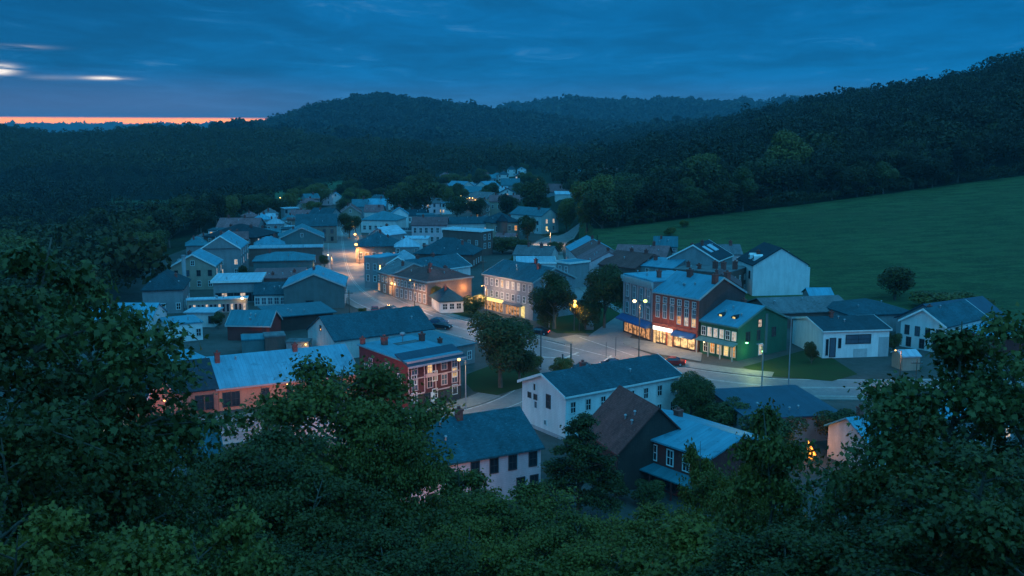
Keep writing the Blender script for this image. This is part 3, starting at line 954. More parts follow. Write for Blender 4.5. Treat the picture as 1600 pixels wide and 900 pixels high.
def wl_auto(name):
    return not any(k in name for k in ('shed', 'barn', 'warehouse', 'shelter', 'fence', 'kiosk', 'store', 'workshop', 'garage', 'far_house'))
def house(name, label, cat, A, B, wh, W, roof='gable', rh=2.5, wall='white', rf='slate', ov=.35, F=(), Rw=(), Lw=(), chim=(), trim=None, group=None, doors=(), z0=None, feet=True, auto=True):
    """front eave runs from photo pixel A (left end) to B (right end, a pixel or a (length, angle) pair); the house stands behind it"""
    pA = at(*A, h=wh)
    g = pA.z - wh
    if isinstance(B, dict):
        L, a = B['L'], R(B['a'])
    else:
        pB = at(*B, z=pA.z); d = pB - pA; L, a = d.to_2d().length, math.atan2(d.y, d.x)
    root = thing(name, label, cat, (pA.x, pA.y, g), a, group)
    root['L'] = L
    wall_build(root, roof, L, W, wh, rh, wall)
    r = roof_build(root, roof, L, W, wh, rh, ov, rf, trim)
    for c in chim:
        x, y, hh = c[0] * L, c[1] * W, c[2]
        z = roof_z(roof, x, y, L, W, wh, rh)
        chimney(r, x, y, z - .35, z + hh, c[3] if len(c) > 3 else .7)
    if feet and auto and wl_auto(name) and not F:
        q = random.Random(int(abs(pA.x * 13 + pA.y * 7)))
        fl = max(1, int(wh / 2.7)); nc = max(2, int(L / 2.7))
        F = [(.9 + 2.7 * k if k or fl > 1 else .9, 1.35, .8, cols(nc, .12, .88), ''.join(q.choice('......s.s.wp') for _ in range(nc)), q.choice(('frame', 'frame', 'darkframe'))) for k in range(fl)]
        if roof == 'gable_x':
            F.append((wh + .3, 1.1, .8, [.5], '.'))
        if not Rw:
            Rw = [(.9 + 2.7 * k, 1.35, .8, cols(max(2, int(W / 3.2)), .15, .85), ''.join(q.choice('.....s.wp') for _ in range(9))) for k in range(fl)]
        if not Lw and pA.x > -20:
            Lw = [(.9 + 2.7 * k, 1.35, .8, cols(max(2, int(W / 3.2)), .15, .85), '.') for k in range(fl)]
    if feet and not chim and roof in ('gable', 'hip', 'gable_x') and wl_auto(name):
        q = random.Random(int(abs(pA.x * 3 + pA.y * 11)))
        for _ in range(q.choice((1, 1, 2))):
            x, y = q.uniform(.2, .8), q.uniform(.3, .7)
            z = roof_z(roof, x * L, y * W, L, W, wh, rh); chimney(r, x * L, y * W, z - .35, z + q.uniform(.7, 1.3), q.uniform(.5, .8))
    if roof in ('gable', 'shed', 'flat', 'hip', 'gable_x') and L > 6:
        q = random.Random(int(abs(pA.x * 5 + pA.y * 3)))
        for _ in range(q.choice((1, 2, 3))):
            x, y = q.uniform(.12, .88), q.uniform(.12, .42)
            z = roof_z(roof, x * L, y * W, L, W, wh, rh) + .15; b = MB(); b.tube((x * L, y * W, z - .2), (x * L, y * W, z + .45), .11, .11, 8); b.tube((x * L, y * W, z + .452), (x * L, y * W, z + .58), .2, .14, 8); b.build('vent_pipe', 'galv', r)
    add_windows(root, F, L, W, 'F'); add_windows(root, Rw, L, W, 'R'); add_windows(root, Lw, L, W, 'L')
    for (x, w_, h_, m) in doors:
        b = MB(); b.box(x * L - w_ / 2, -.06, 0, x * L + w_ / 2, .02, h_); dd = b.build('door', m, root)
        h2 = MB(); h2.box(x * L + w_ * .32, -.12, h_ * .45, x * L + w_ * .4, -.062, h_ * .45 + .1); h2.build('handle', 'galv', dd)
    if feet:
        c = root.matrix_basis @ Vector((L / 2, W / 2, 0)); FOOT.append((c.x, c.y, max(L, W) * .55))
    return root, L, r

def lamp_light(parent, loc, color, watts, r=.25):
    l = bpy.data.lights.new('lamp_light', 'POINT'); l.energy = watts; l.color = color; l.shadow_soft_size = r
    return obj('lamp_light', l, parent, loc)

# ==== the row on the square ================================================
# grey lilac corner building with blue awning
h, L, rf_ = house('corner_building', 'lilac grey brick corner building with long blue awning, beside the red brick shop', 'building',
    (975, 429), (1021, 441), 11.6, 11, 'flat', 0, 'lilacbrick', 'metalroof', .1,
    F=[(7.5, 2.3, .85, cols(4, .14, .86), 'ssss'), (4.1, 2.2, .85, cols(4, .14, .86), '.ss.')], Lw=[(7.5, 2.3, .9, cols(3, .2, .8), '.'), (4.1, 2.2, .9, cols(3, .2, .8), '.')], chim=[(.7, .3, 1.2)])
b = MB()
b.box(-.45, -.5, 10.85, L + .02, -.003, 11.55); b.box(-.3, -.32, 10.3, L + .01, -.003, 10.847); b.box(-.45, -.003, 10.85, -.003, 9, 11.55)
b.build('cornice', 'greytrim', h)
b = MB()
for x in cols(5, .0, 1.0):
    b.box(x * L - .22 + (.23 if x == 0 else 0) - (.23 if x == 1 else 0), -.14, 3.9, x * L + .22 + (.23 if x == 0 else 0) - (.23 if x == 1 else 0), -.003, 10.29)
b.build('pilasters', 'trimpink', h)
for zz in (10.0, 6.5):
    for x in cols(4, .14, .86):
        b = MB(); b.prism([(x * L + .75 * math.cos(math.pi * k / 8), zz - .05 + .38 * math.sin(math.pi * k / 8)) for k in range(9)], -.2, -.11, 'y'); b.build('window_hood', 'trimpink', h)
b = MB(); b.prism([(-.02, 3.75), (-1.5, 2.95), (-1.5, 2.65), (-.02, 2.75)], -.5, L - .1, 'x'); b.build('awning', 'blueawning', h)
b = MB(); b.box(.5, -.05, .25, L - .6, .02, 2.6); sw = b.build('shop_window', 'shopdim', h)
b = MB()
for x in cols(7, .05, .94):
    b.box(x * L - .09, -.12, .0, x * L + .09, -.052, 2.7)
b.box(.3, -.11, 0, L - .4, -.053, .3)
b.build('frame', 'darkframe', sw)
lamp_light(h, (L * .75, -.9, 2.3), (1, .55, .2), 35)

# red brick shop
h, L, rf_ = house('brick_shop', 'three storey red brick shop with white lit sign and six tall window columns', 'shop',
    (1022, 456), (1092, 468), 9.9, 13, 'gable', 3.3, 'brick', 'metalroof', .25, trim='greytrim',
    F=[(8.2, 1.0, .85, cols(6, .10, .91), 's')],
    chim=[(.36, .42, 1.3, .9), (.97, .36, 1.6, .9), (.97, .62, 1.6, .9), (.66, .66, .7, .8)])
xs = cols(6, .10, .91)
add_windows(h, [(5.3, 2.5, .85, xs[:3], 'sss'), (6.3, 1.5, .85, xs[3:], 'sss'), (4.7, 1.45, .85, xs[3:], 'opw')], L, 13, 'F')
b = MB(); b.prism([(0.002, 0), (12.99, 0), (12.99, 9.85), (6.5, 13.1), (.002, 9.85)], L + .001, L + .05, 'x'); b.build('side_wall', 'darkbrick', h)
b = MB()
for x in [.015] + [(xs[i] + xs[i + 1]) / 2 for i in range(5)] + [.985]:
    b.box(x * L - .28, -.16, 4.2, x * L + .28, -.003, 9.6)
b.build('pilasters', 'brick', h)
b = MB(); b.box(-.05, -.35, 3.75, L + .05, -.003, 4.15); b.box(0, -.22, 3.55, L, -.003, 3.747); b.build('cornice', 'chimneybrick', h)
b = MB(); b.box(.3, -.42, 2.8, L * .46, -.24, 3.5); sg = b.build('sign', 'signwhite', h)
b = MB(); r2 = random.Random(3); x = .75
while x < L * .46 - .75:
    w_ = r2.uniform(.2, .42); b.box(x, -.435, 2.98, x + .08, -.423, 3.32); b.box(x + w_, -.435, 2.98, x + w_ + .07, -.423, 3.32)
    zz = r2.choice((2.98, 3.12, 3.25)); b.box(x + .082, -.434, zz, x + w_ - .002, -.424, zz + .07); x += w_ + .28
b.build('lettering', 'winpale', sg)
b = MB(); b.prism([(-.02, 3.5), (-1.2, 2.85), (-1.2, 2.5), (-.02, 2.7)], L * .5, L * .96, 'x'); b.build('awning', 'blueawning', h)
b = MB(); b.box(.9, -.05, .5, L * .30, .02, 2.75); s1 = b.build('shop_window', 'shopglow', h)
b = MB(); b.box(L * .48, -.05, .4, L * .95, .02, 2.6); s2 = b.build('shop_window', 'shopglow', h)
b = MB(); b.box(L * .34, -.05, .05, L * .44, .02, 2.7); b.build('door', 'winwarm', h)
b = MB(); b.box(.15, -.07, .05, .75, .02, 2.75); b.build('lit_pier', 'winwarm', h)
for s_, x0, x1 in ((s1, .9, L * .30), (s2, L * .48, L * .95)):
    b = MB()
    for x in (x0, (x0 * 2 + x1) / 3, (x0 + 2 * x1) / 3, x1):
        b.box(x - .06, -.12, .2, x + .06, -.052, 2.7)
    b.box(x0, -.11, .25, x1, -.053, .5); b.build('frame', 'darkframe', s_)
for x in (.2, .38, .72):
    lamp_light(h, (L * x, -1.3, 2.4), (1, .62, .25), 170 if x < .5 else 120, .2)

# green building
h, L, rf_ = house('green_building', 'bright green clapboard building with pale blue roof and lit porch, beside the brick shop', 'building',
    (1095, 501), (1153, 512), 6.0, 14.3, 'gable', 2.9, 'greenwall', 'metalroof', .3, trim='tealawning',
    F=[(3.55, 1.5, .8, cols(6, .09, .91), '.ppp.p')],
    Rw=[(3.2, 1.6, 1.0, [.20], '.', 'darkframe'), (3.2, 1.6, 1.0, [.72], '.', 'darkframe'), (5.4, 1.3, .9, [.43], 'p', 'darkframe'), (3.1, 1.7, .7, [.41], '.', 'darkframe'), (.3, 1.9, 1.0, [.46], 'p', 'frame')])
b = MB(); b.prism([(-.02, 3.25), (-1.3, 2.75), (-1.3, 2.6), (-.02, 2.95)], -.1, L + .1, 'x'); b.build('porch_roof', 'tealawning', h)
for x in cols(4, .02, .98):
    b = MB(); b.box(x * L - .09, -1.25, 0, x * L + .09, -1.07, 2.62); b.build('post', 'greytrim', h)
add_windows(h, [(.6, 1.9, .85, cols(5, .16, .9), '.owyo')], L, 14.3, 'F')
b = MB(); b.ball((L * .2, -.9, 2.45), .16); b.build('porch_lamp', 'lampwhite', h)
lamp_light(h, (L * .2, -1.0, 2.2), (1, .75, .35), 70, .15); lamp_light(h, (L * .75, -.8, 2.2), (1, .6, .2), 50, .15)
for y in (.56, ):
    b = MB(); b.box(L + .002, y * 14.3 - .35, .4, L + .12, y * 14.3 + .35, 7.6); b.build('vent_duct', 'tealwall', h)
for x in (.34, .70):
    b = MB(); y0, y1 = 2.0, 4.6; zb = 6.0 + 2.9 * y0 / 7.15 + .1
    b.prism([(x * L - .65, zb - .2), (x * L + .65, zb - .2), (x * L + .65, zb + .35), (x * L, zb + .75), (x * L - .65, zb + .35)], y0, y1, 'y'); dm = b.build('dormer', 'darkslate', h)
    b = MB(); b.box(x * L - .28, y0 - .04, zb - .05, x * L + .28, y0 - .003, zb + .42); b.build('pane', 'winyellow', dm)
# green floodlight by the side door
fl = obj('floodlight', MB().box(L + .02, 2.2, 2.9, L + .35, 2.6, 3.05).mesh('floodlight', 'signalgreen'), h)
lamp_light(h, (L + 1.3, 2.0, 1.6), (.40, 1.0, .28), 70, .2)

# white gable house behind and its grey neighbour
h, L, rf_ = house('gabled_house', 'tall white gabled house with dark roof at the foot of the green field', 'house',
    (1177, 415), (1263, 414), 7.7, 12.5, 'gable_x', 4.1, 'plaster', 'darkslate', .25, auto=False,
    Lw=[(4.3, 1.7, 1.0, [.42, .80], '..', 'darkframe')])
for y in (2.8, 6.0):
    b = MB(); zc = 7.7 + 4.1 * 1.9 / (L / 2)
    b.prism([(y - .55, zc - .3), (y + .55, zc - .3), (y + .55, zc + .8), (y, zc + 1.25), (y - .55, zc + .8)], .9, 3.2, 'x'); dm = b.build('dormer', 'plaster', h)
    b = MB(); b.box(.86, y - .3, zc, .897, y + .3, zc + .75); b.build('pane', 'glass', dm)
b = MB(); b.box(L + .003, 1.0, 1, L + .9, 2.6, 6.9); b.build('side_bay', 'plaster', h)
h, L, rf_ = house('gabled_house', 'grey house with white edged dark roof, behind the tall white gabled house', 'house',
    (1122, 408), {'L': 13, 'a': 62}, 7.4, 13, 'gable', 3.6, 'greywall', 'darkslate', .25, trim='trimwhite')
b = MB(); zz = 7.4 + 3.6 * .5
for (xa, xb) in ((2.5, 4.5), (6.5, 9.5)):
    b.prism([(2.6, 7.4 + 3.6 * 2.6 / 6.5 + .26), (5.0, 7.4 + 3.6 * 5 / 6.5 + .26), (5.0, 7.4 + 3.6 * 5 / 6.5 + .4), (2.6, 7.4 + 3.6 * 2.6 / 6.5 + .4)], xa, xb, 'x')
b.build('skylight', 'paleroof', rf_)

# warehouses, shop and houses to the right
house('low_warehouse', 'long low warehouse with brown grey roof behind the green building', 'warehouse', (1206, 490), (1332, 485), 3.2, 13, 'gable', 2.0, 'brownwall', 'greyroof', .4, Lw=[(1, 1.6, 1, [.3, .7], '.')])
house('low_warehouse', 'low warehouse with wide blue grey roof behind the white flat fronted shop', 'warehouse', (1330, 494), (1430, 490), 3.6, 14, 'hip', 2.0, 'greywall', 'tealslate', .4)
house('shed', 'small pale roofed shed at the near edge of the field', 'shed', (1266, 463), (1302, 463), 2.2, 6, 'gable', 1.4, 'greywall', 'metalroof', .3)
h, L, rf_ = house('white_shop', 'single storey white shop with long shopfront window and dark pitched roof', 'shop',
    (1287, 518), (1390, 515), 4.9, 13, 'gable', 1.3, 'white', 'slate', .3, trim='trimwhite',
    F=[(.5, 3.0, .55, [.06], '.'), (.3, 3.3, 1.0, [.145], 's', 'darkframe'), (2.6, 1.5, 4.6, [.53], 's', 'darkframe'), (1.9, 1.6, .35, [.25], '.', 'darkframe')], doors=[(.92, 1.9, 3.6, 'greytrim'), (.57, 2.6, 1.6, 'offwhite')])
h, L, rf_ = house('cottage', 'white gabled house with teal slate roof half hidden by maple leaves', 'house',
    (1408, 500), (1478, 511), 5, 15, 'gable_x', 2.6, 'white', 'tealslate', .35, trim='trimwhite', F=[(2.6, 1.6, .75, cols(4, .15, .85), '.s..', 'darkframe'), (.4, 1.6, .8, cols(3, .2, .8), '.', 'darkframe')])
house('barn', 'dark navy roofed barn behind the white house among leaves', 'barn', (1486, 512), (1575, 498), 4, 12, 'gable', 3.4, 'greywall', 'navymetal', .4)
house('garage', 'low garage with pale blue roof and maroon doors at the right', 'garage', (1545, 528), (1625, 521), 3.2, 9, 'shed', .9, 'maroon', 'metalroof', .5, trim='trimwhite')
house('shed', 'small white shed beside the road under the maple leaves', 'shed', (1411, 558), (1438, 557), 2.4, 3.5, 'gable', .7, 'beigewall', 'paleroof', .2)
house('long_shed', 'long low shed with navy sheet roof beyond the shrubs', 'shed', (1172, 656), (1312, 648), 3.4, 13, 'shed', .4, 'greywall', 'navymetal', .4)
house('cottage', 'house with pale roof glimpsed through the maple leaves', 'house', (1356, 690), (1420, 681), 4.0, 7, 'gable', 1.8, 'offwhite', 'metalroof', .4, F=[(1.6, 1.4, .9, cols(3), '.')])
house('cottage', 'pale roofed house deep among the leaves at the far right', 'house', (1480, 655), (1590, 640), 4.4, 9, 'gable', 1.8, 'greywall', 'metalroof', .4)

# ==== centre ================================================================
h, L, rf_ = house('stone_building', 'grey stone three storey corner block with yellow lit shop sign', 'building',
    (756, 428), (833, 442), 8.2, 12, 'gable', 2.6, 'stone', 'tealslate', .3, trim='greytrim',
    F=[(6.0, 1.5, .75, cols(9, .06, .94), 'ss.wppp.s'), (3.5, 1.3, .75, cols(9, .06, .94), 'o..s..s..')], Rw=[(3.5, 1.4, .8, [.3, .7], '.'), (6, 1.4, .8, [.3, .7], '.')])
b = MB(); b.box(.3, -.35, 2.45, L * .41, -.02, 3.1); b.build('sign', 'signyellow', h)
b = MB(); b.prism([(-.02, 3.0), (-.8, 2.75), (-.8, 2.5), (-.02, 2.6)], L * .44, L * .8, 'x'); b.build('awning', 'skyglass', h)
b = MB(); b.box(.3, -.05, .3, L * .41, .02, 2.4); s1 = b.build('shop_window', 'shopdim', h)
b = MB(); b.box(L * .46, -.05, .3, L * .74, .02, 2.4); s2 = b.build('shop_window', 'shopdim', h)
b = MB(); b.box(L * .77, -.05, .2, L * .84, .02, 2.7); b.build('door', 'winyellow', h)
for s_, x0, x1 in ((s1, .3, L * .41), (s2, L * .46, L * .74)):
    b = MB()
    for q in range(6):
        x = x0 + (x1 - x0) * q / 5; b.box(x - .06, -.12, .2, x + .06, -.052, 2.5)
    b.build('frame', 'greytrim', s_)
lamp_light(h, (L * .2, -1.2, 2.2), (1, .65, .2), 90, .2); lamp_light(h, (L * .8, -1.0, 2.0), (1, .85, .35), 50, .2)

h, L, rf_ = house('brick_terrace', 'brown brick corner block with long hipped brown roof on the main street', 'building',
    (613, 430), (667, 441), 5.4, 13, 'hip', 2.4, 'brownbrick', 'brownroof', .35, trim='greytrim',
    F=[(3.2, 1.4, .75, cols(9, .08, .92), '.'), (.4, 2.0, .9, cols(7, .14, .93), 's.s')], Lw=[(3, 1.4, .8, [.3, .7], '.'), (.6, 1.8, .9, [.3, .7], 'o.')])
b = MB(); b.box(-.2, -.35, 3.2, .1, -.05, 3.6); b.build('wall_lamp', 'lampwarm', h); lamp_light(h, (-.6, -1.0, 3.0), (1, .50, .14), 420, .2)
h, L, rf_ = house('brick_terrace', 'brown brick wing lit orange by a wall lamp, right of the hipped corner block', 'building',
    (668, 442), (735, 434), 5.2, 8, 'hip', 2.2, 'brownbrick', 'brownroof', .3, trim='greytrim', F=[(2.6, 1.4, .9, cols(5, .2, .92), '.')])
b = MB(); b.box(L * .78, -.3, 3.6, L * .82, -.05, 3.9); b.build('wall_lamp', 'lampwarm', h)
lamp_light(h, (L * .8, -1.5, 3.0), (1, .45, .12), 330, .2); lamp_light(h, (L * .40, -1.6, 3.0), (1, .5, .14), 130, .2)
house('brick_terrace', 'narrow brown terrace house with grey roof, behind the hipped corner block', 'house', (590, 424), (612, 430), 5.2, 12, 'gable', 2.4, 'brownbrick', 'greyroof', .2, trim='greytrim', F=[(3, 1.4, .8, cols(4), '.'), (.5, 1.8, .9, cols(3), 'o.')])
house('town_house', 'tall grey blue rendered house with flat pale roof on the main street', 'house', (569, 402), (591, 404), 8.0, 9, 'flat', 0, 'greywall', 'metalroof', .1, F=[(5, 1.5, .8, cols(2, .25, .75), '.'), (2, 1.5, .8, cols(2, .25, .75), '.')])
house('hall', 'hall with big pale curved gable roof behind the grey blue rendered house', 'hall', (592, 420), (652, 420), 5.0, 14, 'gable_x', 3.0, 'greywall', 'paleroof', .3, trim='trimwhite')
house('small_house', 'little house with dark hipped roof and blue sign on the grassy corner', 'house', (688, 472), (724, 470), 2.6, 8, 'hip', 2.4, 'offwhite', 'slate', .5, F=[(.9, 1.2, 1.0, cols(3, .2, .8), '.')])
# houses behind the stone block
house('white_annexe', 'low white annexe with pale flat roof behind the stone corner block', 'house', (836, 411), (868, 411), 4.2, 13, 'flat', 0, 'plaster', 'paleroof', .3, trim='trimwhite')
house('low_house', 'brown fronted low house with pale flat roof behind the stone corner block', 'house', (808, 411), (835, 411), 4.4, 13, 'flat', 0, 'brownwall', 'paleroof', .3)
house('low_house', 'low pale house with grey roof below the dark trees', 'house', (802, 398), (860, 400), 4, 10, 'gable', 2.2, 'offwhite', 'greyroof', .3, F=[(1.3, 1.4, 1, cols(4), '.')])
house('narrow_house', 'narrow grey house with pale trim between the stone block and the dark trees', 'house', (870, 409), (890, 412), 6.5, 7, 'flat', 0, 'greywall', 'metalroof', .2, trim='trimwhite', F=[(4, 1.6, .9, cols(2, .25, .75), 's'), (1.6, 1.6, .9, cols(2, .25, .75), '.')])
house('low_house', 'low house with teal roof and white end wall behind the brick corner block', 'house', (640, 428), (735, 415), 4.5, 11, 'gable', 2.6, 'offwhite', 'tealslate', .3, trim='trimwhite', chim=[(.35, .5, .8), (.6, .5, .8)])
house('brown_block', 'brown walled block with flat pale blue roof above the teal hipped house', 'building', (692, 358), (752, 362), 8, 6.5, 'flat', 0, 'brownwall', 'paleroof', .25, trim='trimwhite', Rw=[(5.2, 1.6, 1.0, [.3, .7], '.'), (2.4, 1.6, 1.0, [.3, .7], '.')])
house('hipped_house', 'large house with teal hipped roof in front of the brown walled block', 'house', (648, 397), (738, 399), 4, 14, 'hip', 4.2, 'brownwall', 'tealslate', .4)
house('white_cottage', 'small white flat topped house with two dark windows by the teal hipped roof', 'house', (627, 374), (669, 374), 5, 9, 'flat', 0, 'plaster', 'paleroof', .1, F=[(2, 1.8, .9, cols(3, .3, .85), '.')])
h, L, rf_ = house('pink_inn', 'pale pink two storey house with purple roof in the middle of town', 'house', (643, 352), (698, 352), 6.6, 10, 'gable', 2.4, 'pinkwall', 'purpleroof', .3, F=[(3.9, 1.8, .9, cols(6, .1, .9), '.'), (.8, 1.6, .9, cols(6, .1, .9), '.')], chim=[(.3, .5, .8)])
house('long_house', 'long low house with teal roof right of the pink house', 'house', (690, 350), (768, 349), 6.5, 9, 'gable', 2.0, 'offwhite', 'tealslate', .3)
h, L, rf_ = house('turreted_house', 'dark ornate house with porch and mansard roof among dark trees', 'house', (770, 349), (812, 347), 7, 10, 'hip', 3.2, 'beigewall', 'slate', .4, F=[(4, 1.8, 1, cols(4, .15, .85), '.s.o'), (.8, 1.8, 1, cols(4, .15, .85), '.y')], Rw=[(4, 1.6, 1, [.4], 'o')])
b = MB(); b.prism([(L * .32 + 2.0 * math.cos(math.pi * k / 4), -.6 + 2.0 * math.sin(math.pi * k / 4)) for k in range(8)], 0, 7.8, 'z'); tr_ = b.build('turret', 'brownwall', h)
b = MB(); b.tube((L * .32, -.6, 7.803), (L * .32, -.6, 10.4), 2.4, .1, 8); b.build('spire', 'darkslate', tr_)
h, L, rf_ = house('teal_roofed_house', 'pale house with bright teal roof and lit end windows beside the dark trees', 'house', (797, 334), (846, 338), 7, 10, 'gable', 2.6, 'offwhite', 'tealmetal', .3, Rw=[(4, 1.6, 1, [.3, .7], 'p'), (1.2, 1.6, 1, [.3, .7], 'y.')])
house('upper_house', 'long pale walled house with purple roof on the rise above town', 'house', (765, 315), (812, 315), 7, 12, 'gable', 2.6, 'beigewall', 'purpleroof', .3, chim=[(.2, .5, .9), (.8, .5, .9)], F=[(3.8, 1.6, .9, cols(5), '.')])
house('upper_house', 'house with brown gable end left of the long pale walled house', 'house', (743, 322), (764, 322), 6, 12, 'gable_x', 3.2, 'brownbrick', 'greyroof', .3)
# terrace below the field
for i, (a_, c_, rfm, lab) in enumerate((((884, 386), (892, 393), 'metalroof', 'terrace house with pale blue roof at the far end of the row below the field'),
                                        ((892, 393), (901, 402), 'brownroof', 'terrace house with brown roof in the middle of the row below the field'),
                                        ((901, 402), (913, 415), 'purpleroof', 'terrace house with purple roof at the near end of the row below the field'))):
    house('terrace_house', lab, 'house', a_, c_, 5, 13, 'gable', 3.4, 'pinkwall', rfm, .15, F=[(3, 1.3, .9, cols(3, .2, .8), '.'), (.6, 1.6, .9, cols(3, .2, .8), 'o..')], chim=[(.9, .5, .8)], feet=False)
house('low_house', 'wide low house with worn brown roof behind the round dark tree', 'house', (936, 413), (992, 420), 5, 15, 'gable', 3.0, 'brownwall', 'brownroof', .3, chim=[(.4, .5, .8), (.8, .5, .8)])
house('low_house', 'house with pale sheet roof behind the lilac grey corner building', 'house', (988, 414), (1052, 420), 5.5, 12, 'gable', 1.6, 'greywall', 'metalroof', .3)
house('flat_block', 'flat grey roofed block with brick chimneys between the brick shop and the white gable', 'building', (1052, 421), (1135, 428), 6.4, 14, 'flat', 0, 'brownwall', 'tarroof', .1, chim=[(.15, .3, 1.2), (.4, .2, 1.0, .9), (.62, .4, 1.6, 1.0), (.82, .3, 1.8, 1.0), (.95, .5, 1.8, 1.0)])
house('low_house', 'brown slate roof with pale panel at the near edge of the field', 'house', (960, 400), (1040, 403), 5, 12, 'gable', 2.4, 'brownwall', 'purpleroof', .3, chim=[(.7, .5, 1)])

# ==== foreground rows ========================================================
h, L, rf_ = house('long_workshop', 'long single storey salmon building with bright blue metal roof', 'building', (341, 608), (560, 584), 3.3, 15.4, 'gable', 3.0, 'salmon', 'metalroof', .3, trim='trimpink',
    F=[(.6, 2.0, 1.0, [.055, .115, .32, .5, .56, .75, .81], '.', 'darkframe')], chim=[(.05, .40, 1.5, .7), (.62, .46, 1.1, .7)])
house('brick_workshop', 'dark shingled terracotta building at the left end of the salmon building', 'building', (262, 617), (340.5, 608.5), 3.3, 15.0, 'gable', 2.9, 'terracotta', 'darkslate', .15, F=[(.6, 2.0, 1.0, [.62, .82], '.', 'darkframe')])
house('brick_workshop', 'terracotta gable fronted wing behind the left maple', 'building', (222, 636), (281, 628), 4.2, 11, 'gable_x', 3.6, 'terracotta', 'slate', .3, trim='trimpink', F=[(.8, 2.0, 1.0, [.3, .7], '.', 'darkframe')])
# red two storey house on the lower street
h, L, rf_ = house('red_house', 'red boarded three storey house with white window trim and dark overhanging eave', 'house', (636, 567), (719.5, 551.5), 7.0, 12.6, 'shed', .5, 'redboard', 'metalroof', .25, trim='trimpink', chim=[(.30, .80, 1.3, .8), (.93, .70, 1.2, .7), (.05, .98, 1.0, .6)])
add_windows(h, [(5.0, 1.5, .95, [.13, .68, .88], 's', 'trimpink'), (2.7, 1.5, .95, [.13, .68, .88], 's', 'trimpink'), (4.9, 1.6, .8, [.41], 'w', 'trimpink'), (2.7, 1.8, .9, [.41], '.', 'trimpink')], L, 12.6, 'F')
add_windows(h, [(4.6, 1.4, .9, [.25, .6], '.', 'trimpink')], L, 12.6, 'L')
b = MB(); b.prism([(-.85, 6.45), (2.6, 7.75), (2.6, 7.95), (-.85, 6.65)], -.35, L + .45, 'x'); b.build('eave_roof', 'navymetal', h)
b = MB(); b.box(-.4, -.93, 6.30, L + .5, -.853, 6.6); b.build('eave_board', 'trimpink', h)
b = MB()
for x in (.02, .31, .52, .98):
    b.box(x * L - .07, -.1, 2.2, x * L + .07, -.003, 6.3)
b.box(0, -.11, 2.0, L * .31, -.004, 2.18); b.box(L * .52, -.11, 2.0, L, -.004, 2.18); b.box(0, -.105, 4.35, L * .30, -.004, 4.5); b.box(L * .53, -.105, 4.35, L * .97, -.004, 4.5)
b.build('corner_boards', 'trimpink', h)
b = MB(); b.box(L * .31, -.45, 4.35, L * .52, -.101, 4.8); b.build('balcony', 'trimpink', h)
b = MB(); b.box(-.01, -.03, -.3, L + .01, -.003, 1.95); b.build('ground_floor_front', 'darkwood', h)
b = MB(); b.box(L * .30, -.1, 0, L * .40, -.032, 1.85); b.build('door', 'glass', h)
b = MB(); b.box(L * .42, -.12, 0, L * .49, -.032, 1.9); b.build('door', 'trimwhite', h)
b = MB(); b.box(L * .60, -.08, 0, L * .97, -.032, 1.7); b.build('garage_door', 'darkframe', h)
b = MB(); b.tube((L * .6, 9.4, 7.3), (L * .6, 9.4, 8.6), .08, .08, 6); b.ball((L * .6, 9.4, 9.0), .5, .7); b.build('roof_vent', 'galv', rf_)
b = MB(); b.box(L * .45, 8.6, 7.3, L * .9, 10.6, 7.62); b.build('roof_curb', 'tarroof', rf_)
house('low_block', 'low blue roofed block behind the red boarded house', 'building', (666, 552), (742, 537), 3.4, 12, 'shed', .4, 'greywall', 'tealmetal', .3, chim=[(.55, .3, .8, .6)])
h, L, rf_ = house('barn', 'white gabled barn with steep dark teal roof behind the salmon building', 'barn', (523, 533), (678, 514), 3.5, 12.5, 'gable', 3.3, 'offwhite', 'tealslate', .25)
add_windows(h, [(4.4, .8, .5, [.5], '.', 'darkframe')], L, 12.5, 'L')
MATS['offwhite'] = MATS['offwhite']
# pink house
h, L, rf_ = house('pink_house', 'pale pink two storey house with large mottled slate roof in the foreground', 'house', (622, 737), (845, 699), 5.4, 11, 'gable', 3.1, 'pinkwall', 'tealslate', .35,
    F=[(3.5, 1.5, .85, [.10, .22, .52, .655, .79, .94], '.', 'darkframe'), (.8, 1.5, .85, [.10, .22, .52, .85, .95], '.', 'darkframe')], chim=[(.55, .46, 1.1, .7)])
b = MB(); b.prism([(3.0, 6.6), (5.2, 6.6), (4.1, 8.2)], 2.6, 5.4, 'y'); b.build('dormer', 'tealslate', h)
# white long house with brown barn and red shop beside
h, L, rf_ = house('long_white_house', 'long white two storey house with dark slate roof by the junction', 'house', (884, 619), (1060, 586), 6.1, 9.8, 'gable', 1.9, 'white', 'slate', .45, trim='trimwhite',
    F=[(3.7, 1.4, .75, cols(8, .06, .95), '.', 'frame'), (.9, 1.5, .75, cols(8, .06, .95), '.', 'frame')], Lw=[(3.7, 1.7, .8, [.62], '.', 'darkframe'), (4.2, .6, .6, [.18, .32], '.', 'darkframe'), (5.4, .9, .5, [.3], '.'), (3.0, .9, .6, [.33], 's'), (1.2, .6, .4, [.55], 's')])
b = MB(); b.box(-.02, -.02, -.3, L + .02, 9.82, .5); b.build('plinth', 'concrete', h)
h, L, rf_ = house('brown_barn', 'brown shingled barn with dark boarded gable before the long white house', 'barn', (912, 669), (966, 708), 4.5, 9.6, 'gable', 4.7, 'darkwood', 'brownroof', .3)
h, L, rf_ = house('red_shop', 'dark red shop with four white framed windows and pale blue roof', 'shop', (966, 668), (1108, 716), 5.6, 10, 'gable', 1.3, 'maroon', 'metalroof', .45,
    F=[(3.3, 1.7, .85, [.08, .24, .42, .60, .77], '.', 'trimwhite')])
b = MB(); b.prism([(-.02, 2.9), (-1.7, 2.35), (-1.7, 2.2), (-.02, 2.7)], -.2, L, 'x'); b.build('porch_roof', 'tealmetal', h)
